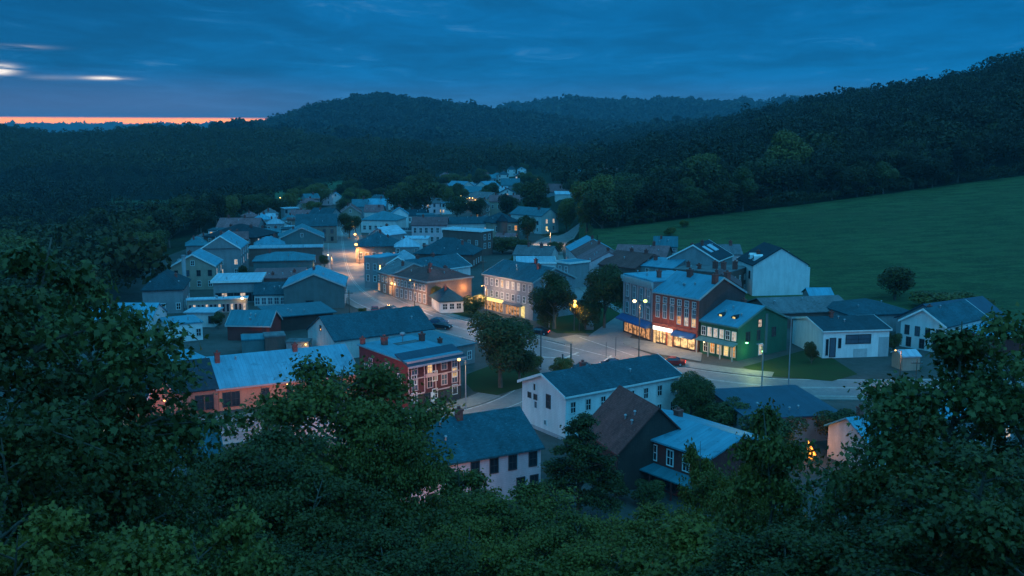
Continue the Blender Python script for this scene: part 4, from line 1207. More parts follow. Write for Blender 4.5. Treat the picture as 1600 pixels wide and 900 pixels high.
for x in cols(5, .02, .95):
    b = MB(); b.box(x * L - .08, -1.6, 0, x * L + .08, -1.44, 2.25); b.build('post', 'maroon', h)
add_windows(h, [(.4, 1.9, 1.6, [.14, .36, .6], '.s.', 'darkframe')], L, 10, 'F')
house('cottage', 'house with plain teal roof at the lower left behind the maple', 'house', (205, 728), (345, 712), 4.4, 10.5, 'gable', 2.1, 'greywall', 'tealslate', .4)
house('shed', 'pale roofed lean-to beyond the left maple', 'shed', (236, 577), (322, 561), 3, 6, 'shed', .5, 'greywall', 'metalroof', .3)

# ==== left of the main street ===============================================
h, L, rf_ = house('gabled_hall', 'wide teal boarded hall with pale edged gable facing the camera', 'hall', (443, 449), {'L': 13.6, 'a': 7}, 5.0, 14, 'gable_x', 2.9, 'tealwall', 'metalroof', .3, trim='greytrim', Rw=[(1, 1.8, 1, cols(4), 'p.w.')], F=[(.8, 1.0, 1.6, [.42], '.', 'darkframe')])
h, L, rf_ = house('market_shelter', 'open timber shelter with flat teal roof in front of the wide teal hall', 'shelter', (428, 496), (520, 488), 3.0, 10, 'shed', .4, 'darkwood', 'tealmetal', .7)
house('flat_shop', 'flat roofed shop with broad white roof edge left of the wide teal hall', 'shop', (333, 441), {'L': 10.5, 'a': 9}, 5.0, 13, 'flat', 0, 'greywall', 'paleroof', .5, trim='trimwhite', F=[(.4, 1.9, 1.1, cols(7, .1, .9), '.p.', 'darkframe')])
house('shed', 'dark teal roofed shed between the flat roofed shop and the wide teal hall', 'shed', (397, 461), {'L': 7.2, 'a': 8}, 2.6, 11, 'gable', 2.0, 'offwhite', 'slate', .3, F=[(.4, 1.5, 1.0, cols(5), 's')])
h, L, rf_ = house('terrace_shelter', 'long narrow canopy with pink posts and one yellow lamp', 'canopy', (292, 470), (386, 467), 3.0, 2.6, 'flat', 0, 'beigewall', 'paleroof', .2, F=[(.3, 1.7, .5, cols(14, .05, .95), '.p.', 'trimpink')])
b = MB(); b.ball((L * .92, -.3, 3.2), .32); b.build('lamp', 'lampwhite', h); lamp_light(h, (L * .92, -1.0, 3.2), (1, .65, .25), 90, .2)
house('low_house', 'white canopied low building below the long narrow canopy', 'building', (291, 489), (334, 489), 3, 5, 'flat', 0, 'offwhite', 'paleroof', .5)
house('low_house', 'white walled low building half behind the left maple', 'building', (262, 509), (316, 504), 3.4, 8, 'flat', 0, 'plaster', 'metalroof', .2)
house('low_house', 'white walled building seen through gaps in the left maple', 'building', (130, 500), (235, 500), 4.2, 9, 'gable', 2.4, 'plaster', 'metalroof', .3)
house('red_shed', 'dark red shed with plain blue roof in the yards', 'shed', (355, 508), (421, 509), 3.0, 7, 'gable', 2.2, 'maroon', 'tealmetal', .3, trim='greytrim')
h, L, rf_ = house('kiosk', 'low blue panelled kiosk with pale end beside the dark red shed', 'kiosk', (378, 533), (413, 531), 2.6, 5, 'flat', 0, 'tealwall', 'tealmetal', .1)
house('kiosk', 'small brown box kiosk right of the low blue panelled kiosk', 'kiosk', (414, 528), (446, 526), 3.2, 4, 'flat', 0, 'brownwall', 'tarroof', .1)
b = MB(); p = at(447, 538)
h = house('yard_store', 'low grey yard store next to the white gabled barn', 'shed', (447, 536), (482, 536), 2.2, 3, 'flat', 0, 'greywall', 'tarroof', .1)[0]
lamp_light(h, (3.6, -1.0, 1.8), (1, .5, .15), 60, .2); b = MB(); b.ball((3.6, -.3, 2.0), .16); b.build('lamp', 'lampwarm', h)
h = house('yard_fence', 'low timber hoarding lit orange beside the dark red shed', 'fence', (378, 524), (412, 524), 1.4, .3, 'flat', 0, 'beigewall', 'beigewall', .02)[0]
lamp_light(h, (4, -1.2, 1.4), (1, .45, .12), 55, .2); b = MB(); b.ball((4, -.3, 1.7), .15); b.build('lamp', 'lampwarm', h)
house('dark_house', 'house with big dark hipped roof beyond the left maple', 'house', (222, 455), (285, 453), 5.2, 15, 'hip', 3.2, 'greywall', 'slate', .4)
h, L, rf_ = house('gabled_house', 'beige gable ended house with pale roof left of the flat roofed shop', 'house', (266, 417), {'L': 11.0, 'a': 8}, 6.0, 12, 'gable_x', 3.0, 'beigewall', 'metalroof', .3, trim='trimwhite', Rw=[(3.5, 1.6, .9, cols(3, .2, .8), 'p.')])
h, L, rf_ = house('gabled_house', 'grey three storey house with pale gable roof at the edge of town', 'house', (314, 389), {'L': 10.5, 'a': 7}, 8, 15, 'gable_x', 3.4, 'greywall', 'metalroof', .3, trim='trimwhite', Rw=[(6, 1.6, .9, cols(4, .1, .9), '.'), (3.4, 1.6, .9, cols(4, .1, .9), '.p')])
b = MB(); b.prism([(0, 8.1), (9.7, 8.1), (4.85, 11.2)], -.32, -.30, 'y'); b.build('gable_board', 'greywall', h)
house('dark_house', 'dark slate house behind the grey three storey house', 'house', (318, 370), (398, 372), 5.4, 17, 'hip', 3.6, 'brownwall', 'darkslate', .4, chim=[(.3, .5, .9), (.7, .5, .9)])
house('dark_house', 'purple roofed house at the edge of the riverside trees', 'house', (338, 356), (402, 356), 5.0, 12, 'gable', 3.0, 'greywall', 'purpleroof', .3, chim=[(.2, .5, .9), (.6, .5, .9)])
house('cottage', 'pale cottage with blue roof left of the long flat roofed terrace', 'house', (388, 369), (436, 369), 4, 10, 'gable', 2.0, 'plaster', 'tealmetal', .3, F=[(1.4, 1.3, .9, cols(4), '.')])
house('cottage', 'small white cottage at the back of the left streets', 'house', (404, 354), (432, 356), 4, 8, 'gable', 2.0, 'plaster', 'greyroof', .3, F=[(1.4, 1.3, .9, cols(3), '.')])
house('long_terrace', 'long dark walled terrace with pale flat roof strip', 'building', (389, 389), {'L': 21.5, 'a': 10}, 5.2, 7, 'flat', 0, 'brownwall', 'paleroof', .3)
house('hipped_house', 'wide teal roofed house with dark front slope, above the purple flat roof', 'house', (396, 409), {'L': 16, 'a': 9}, 4.6, 11, 'hip', 1.8, 'tealwall', 'tealmetal', .4)
house('flat_block', 'broad purple flat roofed block left of the main street', 'building', (390, 437), {'L': 13, 'a': 9}, 3.6, 19, 'flat', 0, 'brownwall', 'purpleroof', .1, chim=[(.4, .3, .5), (.8, .5, .6)])
house('gabled_house', 'house with teal gable roof above the long terrace', 'house', (438, 372), {'L': 14.0, 'a': 11}, 5, 14, 'gable_x', 3.2, 'tealwall', 'tealmetal', .4, trim='greytrim')
house('low_house', 'house with pale flat roof behind the teal gable roof', 'house', (441, 357), (478, 357), 5.2, 10, 'flat', 0, 'beigewall', 'paleroof', .3)
h, L, rf_ = house('corner_house', 'gabled house with white street front at the far left of the main street', 'house', (462, 354), {'L': 14.5, 'a': 10}, 6.2, 22, 'gable', 3.4, 'brownbrick', 'tealslate', .3, Rw=[(1, 1.8, 1, cols(5), 'w.y'), (3.8, 1.5, 1, cols(5), '.p')])
house('cottage', 'cottage with plain blue hipped roof by the trees', 'house', (440, 344), (458, 344), 4, 8, 'hip', 2.0, 'plaster', 'tealmetal', .3)
house('cottage', 'white fronted cottage among far left trees', 'house', (452, 338), (482, 338), 4.5, 9, 'gable', 2.2, 'plaster', 'purpleroof', .3, F=[(1.4, 1.5, 1, cols(4), '.')])
house('cottage', 'house with slate roof and warm lamp beside it at the street end', 'house', (482, 336), (516, 337), 5, 10, 'gable', 2.6, 'greywall', 'tealslate', .3)
# right of the main street
house('hipped_house', 'large house with teal brown hipped roof right of the main street', 'house', (556, 386), {'L': 13, 'a': 6}, 5, 15, 'hip', 3.6, 'brownbrick', 'tealslate', .4, F=[(1.4, 1.8, 1, cols(6), '.o')])
house('low_house', 'low house with small pale roof behind the large hipped house', 'house', (577, 366), (604, 368), 5, 10, 'gable_x', 2.4, 'greywall', 'paleroof', .3)
house('flat_block', 'dark flat roofed block left of the pink house', 'building', (604, 361), (643, 361), 4.4, 10, 'flat', 0, 'greywall', 'darkslate', .3, trim='greytrim')
house('wide_house', 'wide house with teal grey roof at the far end of the main street', 'house', (564, 344), (619, 345), 5, 13, 'hip', 3, 'offwhite', 'tealmetal', .4, F=[(1.3, 1.6, 1, cols(6), '.')])
house('low_house', 'house with brown roof and pale rake at the far end of the main street', 'house', (531, 333), {'L': 9, 'a': 8}, 5, 14, 'gable_x', 3.2, 'beigewall', 'brownroof', .3, trim='trimpink')
house('low_house', 'purple roofed house behind the wide teal grey roof', 'house', (569, 331), (597, 331), 5, 10, 'gable', 2.6, 'offwhite', 'purpleroof', .3)
house('low_house', 'blue roofed house farthest along the main street', 'house', (548, 323), (572, 323), 5, 12, 'gable', 3, 'greywall', 'tealmetal', .3)
house('low_house', 'blue grey roofed house among trees behind the far street end', 'house', (573, 322), (602, 322), 5, 11, 'gable', 3, 'greywall', 'metalroof', .3)
house('low_house', 'pale house at the edge of the big dark trees', 'house', (577, 312), (606, 313), 5, 11, 'gable', 2.2, 'plaster', 'tealslate', .3, F=[(1.2, 1.4, 1, cols(5), '.')])
# upper town, far off among trees
for (a_, c_, wh_, W_, rt, rh_, wl, rfm, lab) in (
    ((697, 291), (722, 292), 6, 12, 'gable', 3, 'offwhite', 'metalroof', 'blue roofed house highest on the left of the upper town'),
    ((716, 300), (747, 301), 6, 12, 'gable', 3, 'offwhite', 'tealmetal', 'pale house with broad blue roof in the upper town'),
    ((730, 309), (760, 311), 5, 12, 'gable', 3, 'beigewall', 'greyroof', 'purple grey roofed house above the brown gable end'),
    ((762, 292), (782, 291), 6, 12, 'gable', 3, 'offwhite', 'metalroof', 'pale roofed house beside the big blue roof in the upper town'),
    ((783, 290), (812, 290), 7, 12, 'gable', 4, 'greywall', 'tealmetal', 'house with big plain blue roof in the upper town'),
    ((842, 299), (893, 301), 5, 14, 'gable', 4, 'greywall', 'purpleroof', 'long purple roofed building among trees in the upper town'),
    ((868, 304), (894, 304), 4, 10, 'shed', 1, 'offwhite', 'paleroof', 'small pale lean-to in front of the long purple roof'),
    ((905, 273), (925, 273), 5, 12, 'gable', 3, 'offwhite', 'metalroof', 'little blue roofed house above the olive tree'),
    ((940, 277), (966, 277), 6, 14, 'gable', 5, 'greywall', 'purpleroof', 'purple roofed house behind the olive tree'),
    ((972, 289), (1008, 288), 4, 14, 'shed', 2, 'offwhite', 'paleroof', 'bright pale roof among the dark trees above the field'),
    ((957, 250), (980, 250), 6, 14, 'gable', 5, 'plaster', 'tealmetal', 'lone white house with teal roof on the wooded slope'),
    ((1062, 241), (1080, 241), 7, 14, 'flat', 0, 'plaster', 'purpleroof', 'lone white house high on the wooded slope'),
    ((828, 245), (846, 245), 5, 12, 'flat', 0, 'plaster', 'paleroof', 'tiny white building far up the valley'),
    ((438, 317), (453, 317), 4, 8, 'gable', 2, 'pinkwall', 'purpleroof', 'tiny pink cottage by the meadow left of town')):
    house('far_house', lab, 'house', a_, c_, wh_, W_, rt, rh_, wl, rfm, .3)

# small infill houses in the crowded old streets
def infill(y0, y1, u0, u1, n, where, seed):
    q = random.Random(seed); k = tries = 0
    kinds = [('purpleroof', 'purple', 'beigewall'), ('tealmetal', 'teal', 'greywall'), ('metalroof', 'pale blue', 'plaster'), ('brownroof', 'brown', 'brownbrick'), ('slate', 'dark slate', 'offwhite'), ('paleroof', 'whitish', 'greywall'), ('greyroof', 'grey', 'pinkwall')]
    while k < n and tries < 4000:
        tries += 1
        y = q.uniform(y0, y1); u = q.uniform(u0, u1); x = (u - 800) / F * y
        L, W = q.uniform(6, 9.5), q.uniform(6, 9)
        c = Vector((x, y))
        if any((x - a) ** 2 + (y - b_) ** 2 < (max(L, W) * .42 + r_ * .86) ** 2 for a, b_, r_ in FOOT):
            continue
        if any((s.x - x) ** 2 + (s.y - y) ** 2 < 13 ** 2 for ln in (main_line, side_line) for s in ln[::3]):
            continue
        if x < -112 or (u > 800 and y > 300 and x > 8):
            continue
        rfm, cn, wl = kinds[(k + seed) % len(kinds)]; wh = q.choice((3.2, 4.2, 5.4, 5.8)); kind = q.choice(('gable', 'gable', 'gable_x', 'hip', 'flat'))
        a = math.degrees(-math.atan2(x, y)) + q.choice((0, 0, 90, -12, 15)) * (1 if kind != 'gable_x' else 0)
        ra = R(a); px_ = x - math.cos(ra) * L / 2 + math.sin(ra) * W / 2; py_ = y - math.sin(ra) * L / 2 - math.cos(ra) * W / 2
        cz = th(px_, py_) + wh - CAMZ; fwd = py_ * cP - cz * sP; up = py_ * sP + cz * cP
        shape = {'gable': 'ridged', 'gable_x': 'front gabled', 'hip': 'hipped', 'flat': 'flat'}[kind]
        house('small_house', 'small house with %s %s roof %s' % (cn, shape, where), 'house', (800 + F * px_ / fwd, 450 - F * up / fwd), {'L': L, 'a': a}, wh, W, kind, q.uniform(1.8, 2.8) if kind != 'flat' else 0, wl, rfm, .3, group='small houses in the old streets')
        k += 1
infill(315, 430, 300, 520, 14, 'left of the main street', 1)
infill(430, 560, 430, 530, 7, 'at the far left end of the streets', 2)
infill(235, 420, 560, 800, 10, 'between the main street and the pale lane', 3)
infill(430, 620, 600, 720, 6, 'near the big dark trees', 4)
infill(560, 820, 690, 900, 22, 'in the upper town', 5)
infill(200, 300, 930, 1180, 5, 'behind the shop row', 6)

# ==== chimney stack, posts, lamps ============================================
p = at(290, 470)
t_ = thing('chimney_stack', 'tall slim grey chimney stack beside the long narrow canopy', 'chimney', p)
b = MB(); b.tube((0, 0, 0), (0, 0, 10.6), .55, .45, 12); b.build('shaft', 'concrete', t_)
b = MB(); b.tube((0, 0, 10.603), (0, 0, 11.0), .58, .58, 12); b.build('cap', 'galv', t_)

def street_lamp(u, v, h, label, col, wmat, watts, arms=1, pole='woodpole', size=.26, group=None, aim=0.0, wide=False):
    p = at(u, v)
    t = thing('street_lamp', label, 'street lamp', p, aim, group)
    b = MB(); b.tube((0, 0, -.3), (0, 0, h), .11, .08, 8); b.build('pole', pole, t)
    for k in range(arms):
        s = -1 if k == 0 else 1
        b = MB(); b.tube((0, 0, h - .1), (s * .8, 0, h + .15), .05, .04, 6); a = b.build('arm', pole, t)
        b = MB(); b.ball((s * .95, 0, h + .05), size, .8); b.build('lantern', wmat[k % len(wmat)], t)
        if watts:
            l = bpy.data.lights.new('lamp_light', 'POINT' if wide else 'SPOT'); l.energy = watts / arms; l.color = col; l.shadow_soft_size = .25
            if not wide:
                l.spot_size = R(158); l.spot_blend = .5
            obj('lamp_light', l, t, (s * .95, 0, h - .35))
    return t
WARM = (1.0, .50, .17)
street_lamp(560, 397, 6.5, 'street lamp glowing at the right kerb of the main street, farther of two', WARM, ['lampwarm'], 8000, size=.42)
street_lamp(562, 413, 6.0, 'street lamp glowing at the right kerb of the main street, nearer of two', WARM, ['lampwarm'], 8000, size=.48)
street_lamp(513, 378, 6.0, 'street lamp at the left kerb near the far end of the main street', WARM, ['lampwarm'], 8000, size=.3)
street_lamp(556, 372, 6.0, 'street lamp at the right kerb near the far end of the main street', WARM, ['lampwarm'], 8000, size=.3)
street_lamp(519, 432, 6.0, 'street lamp at the left kerb beside the wide teal hall', WARM, ['lampwhite'], 9000, size=.2)
street_lamp(600, 452, 6.0, 'street lamp at the kerb before the brick corner block', WARM, ['lampwarm'], 6500, size=.25)
street_lamp(676, 472, 5.0, 'low orange lamp in the greenery beside the small hipped house', WARM, ['lampwarm'], 700, size=.3)
street_lamp(905, 517, 6.0, 'yellow street lamp on a thin pole under the dark trees', (1, .62, .18), ['lampwarm'], 3500, size=.36, pole='metal')
street_lamp(998, 561, 10.4, 'tall dark lamp post with twin greenish lamps on the corner', (1.0, .62, .34), ['lampwhite', 'lampgreen'], 6500, arms=2, size=.34, pole='metal')
street_lamp(728, 640, 7.4, 'lattice lamp post with small yellow lamp beside the red boarded house', (1, .65, .2), ['lampwarm'], 1000, size=.25, pole='galv')
street_lamp(845, 574, 6.5, 'plain dark post by the park kerb', (1, .6, .4), ['metal'], 0, size=.12, pole='metal')
street_lamp(1190, 612, 7.5, 'grey post by the kerb in front of the green lawn, nearer the road', (1, 1, .6), ['galv'], 0, size=.12, pole='galv')
street_lamp(1232, 601, 11.0, 'tallest pale post on the lawn beside the green building', (1, 1, .6), ['galv'], 0, size=.12, pole='galv')
street_lamp(210, 668, 5.0, 'yellow lamp seen through the left maple leaves', (1, .6, .2), ['lampwarm'], 1000, size=.35)
street_lamp(462, 668, 6.0, 'street lamp on the lower street hidden behind the middle tree', (1, .42, .30), ['lampwarm'], 1500, size=.12, wide=True)
street_lamp(272, 692, 5.6, 'street lamp on the lower street behind the edge of the left maple', (1, .42, .30), ['lampwarm'], 260, size=.12, wide=True)
street_lamp(600, 668, 5.5, 'street lamp on the lower street beside the pink house', (1, .45, .3), ['lampwarm'], 2600, size=.12, wide=True)
street_lamp(712, 836, 3.4, 'lamp glowing in front of the pink house behind the thin tree', (1, .5, .3), ['lampwarm'], 520, size=.10, wide=True)
street_lamp(860, 385, 5.5, 'street lamp on the pale lane beside the olive trees', (1, .7, .45), ['lampwhite'], 9000, size=.2)
street_lamp(905, 425, 5.0, 'lamp lighting the terrace below the field', (1, .6, .4), ['lampwarm'], 900, size=.18)
street_lamp(1405, 606, 6.0, 'street lamp on the right stretch of road behind the maple', (1, .60, .45), ['lampwarm'], 500, size=.12, wide=True)
street_lamp(760, 497, 7.0, 'street lamp in front of the stone corner block behind the park tree', (1, .62, .40), ['lampwarm'], 3200, size=.12, wide=True)
street_lamp(648, 482, 6.5, 'street lamp at the bend before the long hipped block', (1, .55, .30), ['lampwarm'], 5000, size=.16)
# far-off lamps of the upper town
for (u, v, m, lab) in ((483, 337, 'lampwarm', 'orange lamp at the left end of town among roofs'), (721, 250, 'lampwarm', 'lone lamp in the wooded valley'), (602, 328, 'lampwhite', 'pale lamp beside the far roofs'),
                       ((735), 283, 'lampwarm', 'lamp above the upper town roofs'), (881, 284, 'lampwarm', 'lamp beside the long purple roof'), (791, 299, 'lampwarm', 'pinkish lamp under the big plain blue roof'),
                       (954, 287, 'lampwhite', 'pale lamp behind the olive tree'), (979, 241, 'lampwhite', 'lamp beside the lone teal roofed house'), (441, 322, 'lampwarm', 'lamp by the tiny pink cottage'),
                       (399, 345, 'lampwhite', 'white lamp in the riverside trees'), (505, 302, 'lampwhite', 'white lamp in the woods left of town'), (843, 290, 'lampwarm', 'lamp at the left end of the long purple roof'), (547, 362, 'lampgreen', 'small greenish lamp in the dark street tree')):
    street_lamp(u, v, 4.5, lab, (1, .6, .3), [m], 0, size=.34)
# string of lamps on one lit gathering place in the upper town
t_ = thing('festoon_lights', 'cluster of small yellow lamps hung above a yard in the upper town', 'lights', at(728, 325))
b = MB(); b.tube((-4, 0, 0), (-4, 0, 6), .08); b.tube((8, 0, 0), (8, 0, 4), .08); b.build('posts', 'woodpole', t_)
b = MB()
for i in range(9):
    b.ball((-4 + i * 1.5, .4 * math.sin(i * 3), 6.2 - i * .28 + .5 * math.sin(i * 1.7)), .28)
b.build('bulbs', 'lampwarm', t_); lamp_light(t_, (2, -2, 3), WARM, 500)

# utility poles, signal posts, bollards
def post(u, v, h, label, r=.09, m='woodpole', cross=False, name='utility_pole', cat='pole'):
    t = thing(name, label, cat, at(u, v))
    b = MB(); b.tube((0, 0, -.3), (0, 0, h), r, r * .75, 8); b.build('shaft', m, t)
    if cross:
        b = MB(); b.box(-.9, -.06, h - .7, .9, .06, h - .56); b.build('crossarm', m, t)
        b = MB()
        for x in (-.75, -.3, .3, .75):
            b.tube((x, 0, h - .558), (x, 0, h - .35), .05, .04, 6)
        b.build('insulators', 'galv', t)
    else:
        b = MB(); b.tube((0, 0, h + .002), (0, 0, h + .12), r * 1.2, r * .9, 8); b.build('cap', 'metal', t)
    return t
post(897, 517, 4.8, 'pale timber pole beside the yellow street lamp', .13)
post(546, 492, 5.5, 'timber pole beside the wide teal hall at the kerb', .11, cross=True)
post(755, 462, 9, 'tall dark utility pole at the left end of the stone block', .12, cross=True)
post(947, 560, 2.8, 'thin post on the traffic island, left of two', .05, 'metal')
post(962, 557, 3.4, 'thin leaning post on the traffic island, right of two', .06, 'metal')
post(879, 572, 2.0, 'short dark bollard at the junction', .16, 'metal', name='bollard', cat='bollard')
post(892, 576, 4.2, 'stout dark signal post at the junction beside the short bollard', .15, 'metal', name='signal_post', cat='post')
post(858, 512, 3.2, 'grey broken post under the dark trees', .16, 'galv')
post(1430, 610, 5.0, 'timber pole by the road behind the maple leaves', .1, cross=True)
t_ = thing('traffic_signal', 'dark traffic signal head on a post in front of the green building', 'traffic light', at(1190, 578))
b = MB(); b.tube((0, 0, 0), (0, 0, 3.0), .08); b.build('pole', 'metal', t_)
b = MB(); b.box(-.2, -.18, 3.003, .2, .18, 4.1); b.build('housing', 'darkframe', t_)
b = MB(); b.ball((0, -.2, 3.25), .12); b.build('lens', 'signalgreen', t_); lamp_light(t_, (-1.6, -1.0, 3.6), (.75, 1.0, .32), 950, .2)

# ==== cars ===================================================================
def car_meshes(col):
    prof = [(-2.15, .35), (-2.2, .62), (-2.05, .88), (-1.25, .96), (-.62, 1.40), (.55, 1.44), (1.30, 1.02), (2.05, .92), (2.2, .66), (2.15, .32)]
    b = MB(); n = len(prof)
    def wv(z):
        return .86 if z < 1.0 else .86 - (z - 1.0) * .42
    b.v = [(x, -wv(z), z) for x, z in prof] + [(x, wv(z), z) for x, z in prof]
    b.f = [tuple(range(n)), tuple(range(n, 2 * n))[::-1]] + [(k, n + k, n + (k + 1) % n, (k + 1) % n) for k in range(n)]
    body = b.mesh('body', col)
    g = MB()
    for s in (-1, 1):
        q = [(-1.1, .99), (-.60, 1.34), (.50, 1.37), (1.10, 1.03)]
        pts = [(x, s * (wv(z) + .012), z) for x, z in q]; g.poly(pts if s > 0 else pts[::-1])
    g.poly([(-1.23, -.78, 1.0), (-.66, -.68, 1.37), (-.66, .68, 1.37), (-1.23, .78, 1.0)][::-1]); g.poly([(1.27, -.78, 1.06), (.60, -.66, 1.43), (.60, .66, 1.43), (1.27, .78, 1.06)])
    return body, g.mesh('windows', 'glass')
_w = MB(); _w.tube((0, -.1, 0), (0, .1, 0), .32, .32, 14); TYRE = _w.mesh('tyre', 'tyre')
_w = MB(); _w.tube((0, -.115, 0), (0, .115, 0), .19, .19, 10); RIM = _w.mesh('rim', 'galv')
_w = MB(); _w.box(-2.23, -.18, .62, -2.12, .18, .80); HEAD = _w.mesh('headlight', 'frame')
_w = MB(); _w.box(2.10, -.18, .66, 2.23, .18, .82); TAIL = _w.mesh('tail_light', 'taillight')
CM = {c: car_meshes(c) for c in ('carblack', 'carred', 'carblue', 'cargrey')}
def car(u, v, col, label, deg, group=None):
    p = at(u, v); p.z += .04
    t = thing('parked_car', label, 'car', p, R(deg), group)
    obj('body', CM[col][0], t); obj('windows', CM[col][1], t)
    for x in (-1.35, 1.35):
        for y in (-.78, .78):
            wb = obj('wheel', TYRE, t, (x, y, .32)); obj('rim', RIM, wb)
    for y in (-.6, .6):
        obj('headlight', HEAD, t, (0, y, 0)); obj('tail_light', TAIL, t, (0, y, 0))
    return t
car(1051, 571, 'carred', 'red car parked in front of the brick shop', -12)
car(841, 523, 'carblack', 'black car parked at the kerb near the dark trees', -14)
car(636, 489, 'carblack', 'dark car parked behind the dark teal barn roof, near the brick corner block', -28)
car(609, 487, 'cargrey', 'grey car beside the dark car behind the barn roof', -25)
car(586, 489, 'carred', 'red car at the left kerb behind the barn roof', 100)
car(684, 507, 'carblue', 'blue car queueing with red tail lights right of the barn roof, the farther of two', 155)
car(690, 514, 'carblack', 'black car queueing with red tail lights right of the barn roof, the nearer of two', 155)
car(958, 574, 'carblue', 'dark blue car just behind the ridge of the long white house', 5)
car(912, 580, 'carblack', 'dark car behind the left part of the long white house roof', 8)
car(402, 545, 'cargrey', 'grey car in the yard by the low blue panelled kiosk', 20)
car(448, 549, 'carblack', 'black car in the yard beside the white gabled barn', 5)

# small fire behind the leaves
t_ = thing('bonfire', 'small glowing orange fire behind the maple leaves at lower right', 'fire', at(1264, 717))
b = MB()
for k in range(6):
    a = k * 1.05; b.tube((.9 * math.cos(a), .9 * math.sin(a), .1), (-.2 * math.cos(a), -.2 * math.sin(a), .8), .12, .09, 6)
b.build('logs', 'bark', t_)
b = MB()
for k in range(7):
    a = k * .9; b.tube((.45 * math.cos(a), .45 * math.sin(a), .2), (.2 * math.cos(a + 1), .2 * math.sin(a + 1), 1.3 + .4 * math.sin(k * 2)), .28, .02, 6)
b.build('flames', 'flame', t_); lamp_light(t_, (0, -.6, 2.0), (1, .4, .1), 170, .4); t_.scale = (1.35, 1.35, 1.35)

# ==== trees in and round the town ============================================
DENSE = {'round': mid_tree(61, 'round', 17000, .145), 'tall': mid_tree(62, 'tall', 15000, .14), 'wide': mid_tree(63, 'wide', 17000, .15)}
def dense_px(label, u, vb, vt, wpx, kind, look='leaf_mid'):
    p = at(u, vb); s = p.y * cP + (CAMZ - p.z) * sP; w0, h0 = SPAN[kind]
    FOOT.append((p.x, p.y, wpx / F * s * .4))
    m = DENSE[kind]
    return plant('tree', label, 'tree', (with_mat(m[0], look), m[1]), p, wpx / F * s / w0, (vb - vt) / F * s * 1.02 / h0, rnd.uniform(0, 6.28))
dense_px('big round dark green tree in the little park', 782, 606, 489, 122, 'round', 'leaf_dark')
dense_px('dense round tree at the right end of the long white house', 1079, 662, 583, 74, 'round')
dense_px('tall dark tree right beside the stone block', 866, 514, 424, 74, 'tall', 'leaf_dark')
dense_px('round dark tree left of the lilac grey corner building', 944, 512, 414, 76, 'round', 'leaf_dark')
tree_px('smaller tree at the back of the little park', 812, 598, 540, 56, 'tall', 'dark')
tree_px('dark bush under the tall trees by the yellow lamp', 915, 515, 466, 60, 'bush', 'dark', 'bush', 'bush')
tree_px('dark bush at the foot of the tall tree beside the stone block', 852, 512, 472, 44, 'bush', 'dark', 'bush', 'bush')
tree_px('low shrub right of the dense round tree', 1132, 672, 618, 90, 'bush', 'mid', 'shrub', 'shrub')
tree_px('low shrub beside the navy sheet roof', 1108, 664, 626, 60, 'bush', 'mid', 'shrub', 'shrub')
tree_px('lone dark round tree at the edge of the green field', 1398, 470, 409, 78, 'round', 'dark')
tree_px('olive hedge bush below the lone field tree', 1470, 482, 452, 110, 'bush', 'olive', 'bush', 'bush')
tree_px('small olive bush right of the olive hedge', 1520, 486, 462, 70, 'bush', 'olive', 'bush', 'bush')
tree_px('bushy tree at the left corner of the stone block', 742, 495, 456, 46, 'bush')
tree_px('slim lamplit tree in the corner of the brick block', 682, 476, 444, 20, 'tall', 'olive')
tree_px('dark tree filling the end of the main street', 546, 372, 329, 38, 'round', 'dark')
tree_px('dark bush at the left kerb of the main street', 507, 418, 396, 18, 'bush', 'dark', 'bush', 'bush')
tree_px('big dark tree left of the pair above the pink house', 628, 346, 282, 52, 'round', 'dark')
tree_px('biggest dark tree above the pink house', 664, 346, 270, 64, 'round', 'dark')
tree_px('dark green tree above the pink house roof, on the right', 714, 345, 306, 46, 'wide')
tree_px('pale crowned tree in the upper town', 728, 296, 274, 26, 'round', 'olive')
tree_px('dark tree beside the pale crowned tree', 752, 298, 266, 32, 'round', 'dark')
tree_px('dark tree between the teal roof and the purple roof', 836, 350, 272, 48, 'tall', 'dark')
tree_px('olive green tree by the pale lane, left of two', 885, 364, 304, 44, 'round', 'olive')
tree_px('olive green tree by the pale lane, right of two', 917, 364, 306, 36, 'tall', 'olive')
tree_px('large pale olive tree beside the field corner', 926, 350, 266, 72, 'round', 'olive')
tree_px('dark evergreen between the turreted house and the teal roof', 824, 378, 334, 32, 'tall', 'dark')
tree_px('low dark shrubs under the turreted house', 785, 396, 368, 60, 'bush', 'dark', 'shrub', 'shrub')
tree_px('shrub beside the low dark shrubs, right of the turreted house', 812, 396, 372, 40, 'bush', 'dark', 'shrub', 'shrub')
tree_px('round tree in the yards beside the dark red shed', 341, 514, 485, 26, 'round', 'dark')
tree_px('small bush at the bend of the pale lane', 868, 398, 376, 30, 'bush', 'mid', 'bush', 'bush')
tree_px('small round bush behind the dark teal barn roof', 568, 493, 480, 18, 'bush', 'mid', 'bush', 'bush')
tree_px('dark tree in the gap beside the dark red shed', 432, 512, 486, 22, 'bush', 'dark')
tree_px('small tree between the grey three storey house and the terrace', 380, 442, 412, 16, 'tall', 'dark')
tree_px('large round olive crown on the wooded slope', 1235, 300, 205, 88, 'round', 'olive')
tree_px('wide pale crown on the wooded slope below the lone white house', 1105, 318, 240, 90, 'wide', 'olive')

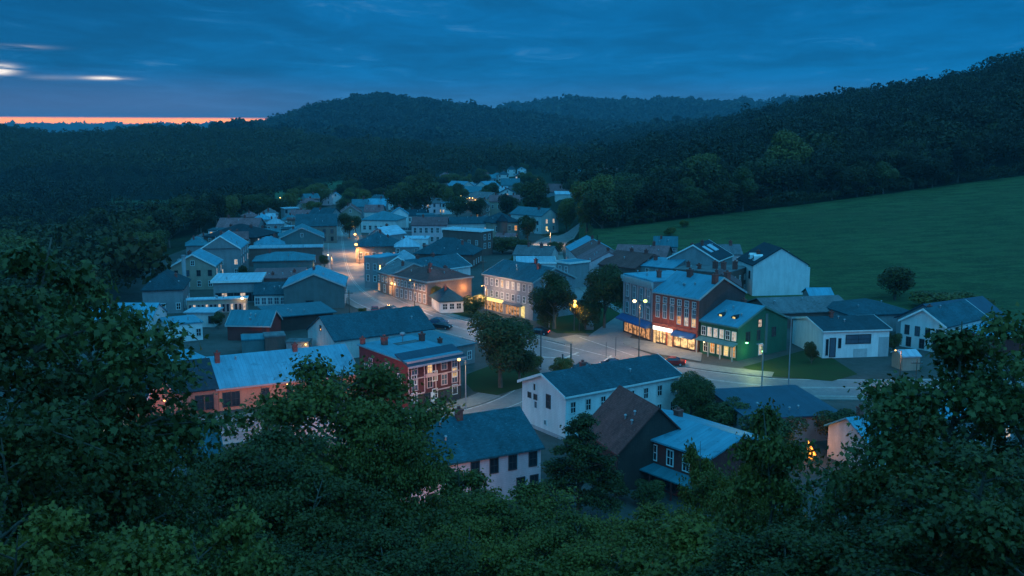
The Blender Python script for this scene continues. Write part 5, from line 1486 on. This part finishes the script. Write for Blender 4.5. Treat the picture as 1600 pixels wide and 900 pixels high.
tree_px('leafy shrub in front of the navy sheet roof', 1205, 716, 640, 120, 'bush', 'mid', 'shrub', 'shrub')
tree_px('shrub right of the navy sheet roof behind the glowing fire', 1318, 704, 636, 96, 'bush', 'dark', 'shrub', 'shrub')
tree_px('garden tree at the back corner of the white flat fronted shop', 1268, 568, 530, 26, 'bush', 'dark', 'shrub', 'shrub')
tree_px('garden bush between the white shop and the white house among leaves', 1396, 552, 516, 30, 'bush', 'mid', 'bush', 'bush')
tree_px('garden shrub before the porch of the dark red shop', 1012, 790, 748, 62, 'bush', 'mid', 'shrub', 'shrub')
tree_px('garden shrub between the dark conical tree and the dark red shop', 962, 782, 738, 56, 'bush', 'dark', 'shrub', 'shrub')
def free(x, y, r):
    return all((x - a) ** 2 + (y - c) ** 2 > (r + q) ** 2 for a, c, q in FOOT)
def road_clear(x, y, r=8):
    for ln in (main_line, side_line):
        for q in ln[::3]:
            if (q.x - x) ** 2 + (q.y - y) ** 2 < r * r:
                return False
    return True
def scatter(n, gen, look, label, group, lo, hi, kinds, clear=2.5):
    k_ = 0; tries = 0
    while k_ < n and tries < n * 60:
        tries += 1
        x, y = gen()
        H = rnd.uniform(lo, hi)
        if not free(x, y, clear) or not road_clear(x, y):
            continue
        k = rnd.choice([q for q in MIDK if q[0] in kinds])
        s = H / 10
        FOOT.append((x, y, clear * .8))
        lk = look if isinstance(look, dict) else rnd.choice(look)
        plant('tree', label, 'tree', lk[k], (x, y, th(x, y) - .3), s * rnd.uniform(.85, 1.2), s, rnd.uniform(0, 6.28), group)
        k_ += 1
def gen_bank():
    t = rnd.random(); y = 200 + 240 * t
    return -110 - rnd.random() ** 1.3 * 60 + 6 * math.sin(y * .05), y
scatter(52, gen_bank, [FORE, MID, OLIVE], 'tree on the dark wooded bank left of the town', 'trees on the bank left of the town', 10, 16, ('round', 'wide', 'bush', 'tall'), 2.4)
def gen_gap():
    y = rnd.uniform(150, 420); u = rnd.uniform(270, 1120)
    return (u - 800) / F * y, y
k_ = 0
while k_ < 26:
    x, y = gen_gap()
    if not free(x, y, 1.2) or not road_clear(x, y, 10) or x < -108 or x > 60:
        k_ += 0.02
        continue
    FOOT.append((x, y, 1.5)); k_ += 1
    s = rnd.uniform(.22, .42)
    plant('bush', 'small garden bush in a gap between the town houses', 'bush', rnd.choice((MID, DARKER, OLIVE))[('bush', 4)], (x, y, th(x, y)), s * 1.2, s, rnd.uniform(0, 6), 'garden bushes between the houses')
def gen_mid():
    y = rnd.uniform(430, 820)
    return rnd.uniform(-.165 * y, .10 * y), y
scatter(58, gen_mid, [FORE, DARKER, MID, OLIVE], 'tree among the roofs of the upper town', 'trees among the upper town', 8, 14, ('round', 'wide', 'tall'), 3.4)
def gen_leftback():
    y = rnd.uniform(455, 660); u = rnd.uniform(395, 665)
    return (u - 800) / F * y, y
scatter(34, gen_leftback, [FORE, DARKER, MID, OLIVE], 'tree on the rise behind the far end of the main street', 'trees behind the far street end', 8, 13, ('round', 'wide', 'bush'), 2.8)
def gen_edge():
    u = rnd.uniform(930, 1720); yt_ = float(interp(u, RU, RYT)); y = yt_ + 5 + rnd.random() ** 1.5 * 60
    return (u - 800) / F * y, y
scatter(80, gen_edge, [FORE, FORE, DARKER, FORE, MID], 'tree at the edge of the wood above the sloping field', 'trees at the edge of the wood above the field', 12, 18, ('round', 'wide', 'bush', 'bush', 'round'), 3.2)

# ==== woods (too many to count) ==============================================
def canopy(name, pts, r, quadn, qs, material, seed, hz=1.25):
    rng = np.random.default_rng(seed)
    n = len(pts); K = 5
    z = terrain(pts[:, 0], pts[:, 1])
    r = r * np.clip(rng.lognormal(-.05, .34, n), .5, 2.1)
    hh = np.mean(r) * (.6 + .4 * r / np.mean(r)) * rng.uniform(.9, 1.15, n) * hz
    lob = rng.normal(size=(n, K, 3)); lob /= np.linalg.norm(lob, axis=2, keepdims=True); lob *= .55; lob[:, 0] = (0, 0, .15)
    lr = rng.uniform(.40, .62, (n, K))
    k = rng.integers(0, K, (n, quadn))
    d = rng.normal(size=(n, quadn, 3)); d /= np.linalg.norm(d, axis=2, keepdims=True)
    d[..., 2] = np.where(d[..., 2] < -.3, -d[..., 2], d[..., 2])
    ii = np.arange(n)[:, None]
    p = lob[ii, k] + d * lr[ii, k][..., None]
    c = np.stack([pts[:, 0:1] + p[..., 0] * r[:, None], pts[:, 1:2] + p[..., 1] * r[:, None], z[:, None] + hh[:, None] * (1.15 + p[..., 2])], 2).reshape(-1, 3)
    nr = (d + rng.normal(size=d.shape) * .75 + np.array([0, 0, .1])).reshape(-1, 3)
    sz = (r[:, None] * qs * rng.uniform(.6, 1.4, (n, quadn))).ravel()
    v, f = quads(c, nr, sz, rng, .7)
    patch = .5 + .5 * np.sin(pts[:, 0] * .021 + 2 * np.sin(pts[:, 1] * .009)) * np.cos(pts[:, 1] * .013 + 1.5 * np.sin(pts[:, 0] * .011))
    tint = np.clip(np.repeat(.75 * rng.uniform(0, 1, n) ** 1.8 + .28 * patch ** 2, quadn) + rng.uniform(-.08, .12, n * quadn), 0, 1)
    return struct(name, np_mesh(name, v, f, material, tint), 'stuff')
def wood_points(y0, y1, u0, u1, spacing, keep, seed, umargin=0):
    rng = np.random.default_rng(seed); out = []
    y = y0
    while y < y1:
        sp = spacing(y); w = (u1 - u0) / F * y; n = max(int(w / sp), 1)
        uu = u0 + (np.arange(n) + rng.uniform(0, 1, n)) / n * (u1 - u0)
        yy = y + rng.uniform(-.5, .5, n) * sp
        out.append(np.stack([(uu - 800) / F * yy, yy, uu], 1))
        y += sp
    P = np.concatenate(out)
    return P[keep(P[:, 0], P[:, 1], P[:, 2])]
rngk = np.random.default_rng(5)
fx = np.array([(a, c, q) for a, c, q in FOOT if q > 3.6])
def away(x, y, m=5):
    ok = np.ones(len(x), bool)
    for a, c, q in FOOT:
        ok &= (x - a) ** 2 + (y - c) ** 2 > (q + m) ** 2
    return ok
FARH = [(o.location.x, o.location.y) for o in C.objects if o.parent is None and o.get('category') == 'house' and o.location.y > 430]
def clear_view(x, y):
    ok = np.ones(len(x), bool)
    for a, c in FARH:
        d = c - y
        ok &= ~((d > -5) & (d < (130 if c > 700 else 75)) & (np.abs(x - a * y / c - 5) < (15 if c > 700 else 9) + .02 * d))
    return ok
def keep_left(x, y, u):
    k = ((y > 460) | (x < -124) | ((u < 228) & (y > 205) & (x < -88))) & ((x < -88) & (y < 330) | (x < -116) | (y > 610)) & away(x, y)
    meadow = (y > 500) & (y < 790) & (u > 170) & (u < 545)
    return k & clear_view(x, y) & ~(meadow & (rngk.uniform(size=len(x)) < np.where(y > 590, .96, .86)))
P = wood_points(195, 480, -140, 640, lambda y: 4.6, keep_left, 31)
canopy('forest', P, 3.7, 260, .12, 'leaf_forest', 32)
P = wood_points(470, 900, -140, 640, lambda y: 4.6 + y * .0034, keep_left, 11)
canopy('forest', P, 4.8, 260, .085, 'leaf_forest', 12)
P = wood_points(900, 1500, -140, 640, lambda y: 4.9 + y * .0036, keep_left, 41)
canopy('forest', P, 5.2, 130, .12, 'leaf_forest', 42)
P = wood_points(640, 1700, 640, 930, lambda y: 7.0 + y * .0042, lambda x, y, u: away(x, y) & clear_view(x, y) & ((y > 830) | (rngk.uniform(size=len(x)) < .5)), 13)
canopy('forest', P, 5.6, 190, .11, 'leaf_forest', 14)
def keep_right(x, y, u):
    yt_ = interp(u, RU, RYT); yc_ = interp(u, RU, RYC)
    return (y > yt_ + 10) & (y < yc_ + 160) & away(x, y, 3) & clear_view(x, y)
P = wood_points(335, 760, 915, 1780, lambda y: 5.4 + y * .0034, keep_right, 15)
canopy('forest', P, 5.6, 420, .072, 'leaf_forest', 16, 1.35)
P = wood_points(760, 1750, 915, 1780, lambda y: 5.8 + y * .0036, keep_right, 45)
canopy('forest', P, 5.8, 170, .11, 'leaf_forest', 46, 1.3)
def keep_edge(x, y, u):
    yt_ = interp(u, RU, RYT)
    return (y > yt_ + 1.5) & (y < yt_ + 13)
P = wood_points(325, 440, 925, 1780, lambda y: 2.6, keep_edge, 47)
canopy('undergrowth', P, 1.9, 150, .12, 'leaf_forest', 48, 1.1)
def keep_mid(x, y, u):
    return (y > 1700)
P = wood_points(1700, 2800, 340, 1100, lambda y: 13.0, keep_mid, 17)
canopy('forest', P, 10.5, 55, .2, 'leaf_forest', 18, 1.1)
P = wood_points(2900, 4100, 640, 1560, lambda y: 26.0, lambda x, y, u: y > 2900, 19)
canopy('forest', P, 16.0, 22, .36, 'leaf_forest', 20, .9)
P = wood_points(8000, 9100, -140, 760, lambda y: 60.0, lambda x, y, u: y > 8000, 21)
canopy('forest', P, 36.0, 16, .40, 'leaf_forest', 22, .5)
# a lookout clump standing above the skyline of the middle hill
P = np.array([[(601 - 800) / F * 2600 + i * 5.0, 2590 + j * 6.0, 600] for i in range(-2, 3) for j in range(3)])
canopy('tree_clump', P, 6.0, 60, .3, 'leaf_forest', 23, 1.5)

# ==== foreground trees on the slope ==========================================
NEAR = {}
for k, a in {'maple_a': (31, 10.5, 3.5, 21, .185, 15, 'maple', 6), 'maple_b': (32, 10.5, 3.7, 21, .18, 15, 'maple', 6),
             'broad_a': (33, 13, 5.2, 32, .20, 24, 'broad', 8), 'broad_b': (34, 12, 4.8, 32, .19, 24, 'broad', 8),
             'cone': (35, 11, 3.4, 30, .19, 30, 'cone', 5), 'bush_a': (36, 5.0, 2.3, 17, .13, 34, 'broad', 5), 'bush_b': (37, 4.6, 2.4, 17, .13, 34, 'maple', 5),
             'sapling': (38, 9, 1.7, 16, .17, 24, 'sapling', 5)}.items():
    NEAR[k] = (near_tree(*a), a[1], a[2])
def near_px(label, u, vb, vt, wpx, key, w0, look=None):
    p = at(u, vb); s = p.y * cP + (CAMZ - p.z) * sP
    (cm, tm), H, RX = NEAR[key]
    if look:
        cm = with_mat(cm, look)
    return plant('tree', label, 'tree', (cm, tm), p, wpx / F * s / w0, (vb - vt) / F * s / H, rnd.uniform(0, 6.28))
near_px('dark conical tree in front of the brown barn', 905, 822, 620, 128, 'cone', 6.2, 'leaf_dark')
def fore(u, vt, y, rad, kind, label, name='tree', cat='tree', look=None, group=None):
    s = y; x = (u - 800) / F * (y * cP + 1.5)
    q = ray(800, vt); zt = CAMZ + q[2] / q[1] * y
    zg = th(x, y); (cm, tm), H, RX = NEAR[kind]
    ht = max(zt - zg, 2.0)
    if look or kind.startswith('maple'):
        cm = with_mat(cm, look or 'leaf_maple')
    root = plant(name, label, cat, (cm, tm), (x, y, zg - .2), rad / RX, (ht + .2) / H, rnd.uniform(0, 6.28), group)
    return root
fore(70, 300, 23, 3.4, 'maple_a', 'tall dark maple at the left edge with its top against the valley')
fore(-30, 350, 19, 2.9, 'maple_b', 'dark maple cut by the left edge of the picture', look='leaf_dark')
fore(165, 352, 27, 2.5, 'maple_b', 'slimmer maple right of the tall left maple')
fore(222, 560, 25, 1.9, 'maple_a', 'low maple leaning right before the terracotta wing')
fore(120, 620, 21, 2.4, 'broad_b', 'dense dark tree under the tall left maple', look='leaf_dark')
fore(20, 640, 17, 2.0, 'maple_b', 'dark lower maple at the left edge', look='leaf_dark')
fore(530, 532, 54, 6.0, 'broad_a', 'broad dark green tree in the middle before the salmon building')
fore(600, 640, 50, 3.3, 'broad_b', 'round dark tree right of the broad middle tree')
fore(395, 668, 44, 4.2, 'broad_b', 'dark rounded tree left of the broad middle tree', look='leaf_dark')
fore(490, 720, 40, 3.6, 'broad_a', 'dark tree below the broad middle tree', look='leaf_dark')
fore(705, 690, 62, 2.2, 'sapling', 'thin airy tree before the pink house')
fore(650, 790, 42, 2.6, 'bush_a', 'dark shrub below the thin airy tree', look='leaf_dark')
fore(800, 755, 50, 4.0, 'broad_b', 'rounded green tree below the pink house')
fore(905, 795, 46, 3.2, 'broad_a', 'rounded tree below the dark conical tree')
fore(1010, 790, 44, 3.2, 'broad_b', 'rounded tree below the dark red shop')
fore(1096, 655, 50, .9, 'sapling', 'slender sapling before the dark red shop')
fore(1146, 712, 44, 2.4, 'broad_a', 'tree with ragged top right of the slender sapling')
fore(1190, 648, 40, 1.7, 'maple_a', 'maple before the navy sheet roof')
fore(1150, 765, 34, 2.2, 'broad_b', 'dense green tree at lower right of centre')
fore(1465, 448, 25, 3.0, 'maple_a', 'tall maple at right with branches across the white shop')
fore(1595, 420, 24, 3.0, 'maple_b', 'tall dark maple cut by the right edge of the picture')
fore(1404, 545, 30, 2.0, 'maple_b', 'spreading maple before the white flat fronted shop')
fore(1440, 600, 23, 2.0, 'maple_a', 'dark maple below the tall right maple', look='leaf_dark')
fore(1540, 640, 18, 2.4, 'maple_b', 'dark maple low at the right edge', look='leaf_dark')
fore(1300, 800, 26, 2.3, 'broad_b', 'dark bushy tree below the glowing fire', look='leaf_dark')
fore(1206, 590, 32, 1.2, 'sapling', 'thin maple sapling before the navy sheet roof')
fore(1176, 702, 36, 1.2, 'broad_b', 'narrow bushy tree left of the glowing fire')
fore(55, 795, 13, 1.5, 'bush_a', 'olive green bush in the bottom left corner')
fore(190, 812, 14, 1.6, 'bush_b', 'green bush second from the bottom left corner')
fore(320, 800, 16, 1.5, 'bush_a', 'lighter green bush at lower left before dark trees', look='leaf_olive')
fore(470, 860, 19, 2.0, 'bush_b', 'dark bush at the bottom left of centre', look='leaf_dark')
fore(600, 830, 25, 2.3, 'broad_b', 'dark leafy tree at the bottom before the thin airy tree', look='leaf_dark')
fore(735, 800, 30, 2.3, 'broad_a', 'green leafy tree at the bottom centre')
fore(850, 850, 26, 2.2, 'bush_b', 'bush at the bottom centre right of the green leafy tree')
fore(970, 830, 26, 2.2, 'broad_a', 'leafy tree at the bottom right of centre')
fore(1090, 830, 23, 2.3, 'bush_a', 'bush at the bottom below the ragged topped tree')
fore(1230, 830, 20, 2.2, 'broad_b', 'dark leafy tree at the bottom right', look='leaf_dark')
fore(1370, 790, 18, 2.0, 'maple_a', 'dark maple bush at the bottom right below the maples', look='leaf_dark')
fore(1490, 790, 15, 1.8, 'maple_b', 'large leaved dark bush in the bottom right corner', look='leaf_dark')
fore(1590, 760, 14, 1.8, 'bush_a', 'dark bush cut by the bottom right corner', look='leaf_dark')
fore(400, 830, 24, 2.2, 'broad_a', 'shadowy tree at the bottom between the bushes', look='leaf_dark')

# ==== evening haze ===========================================================
HZD = 0.00011
b = MB(); b.box(-9500, -900, -26, 9500, 10300, 160)
hz = b.mesh('haze', 'white'); hz.materials.clear()
m = bpy.data.materials.new('haze'); m.use_nodes = True
t = NT(m.node_tree); pv = t.n('ShaderNodeVolumePrincipled')
pv.inputs['Color'].default_value = (.30, .66, .82, 1); pv.inputs['Density'].default_value = HZD; pv.inputs['Anisotropy'].default_value = 0.0
out = t.n('ShaderNodeOutputMaterial'); t.link(pv.outputs[0], out.inputs['Volume'])
hz.materials.append(m)
struct('haze', hz, 'stuff')
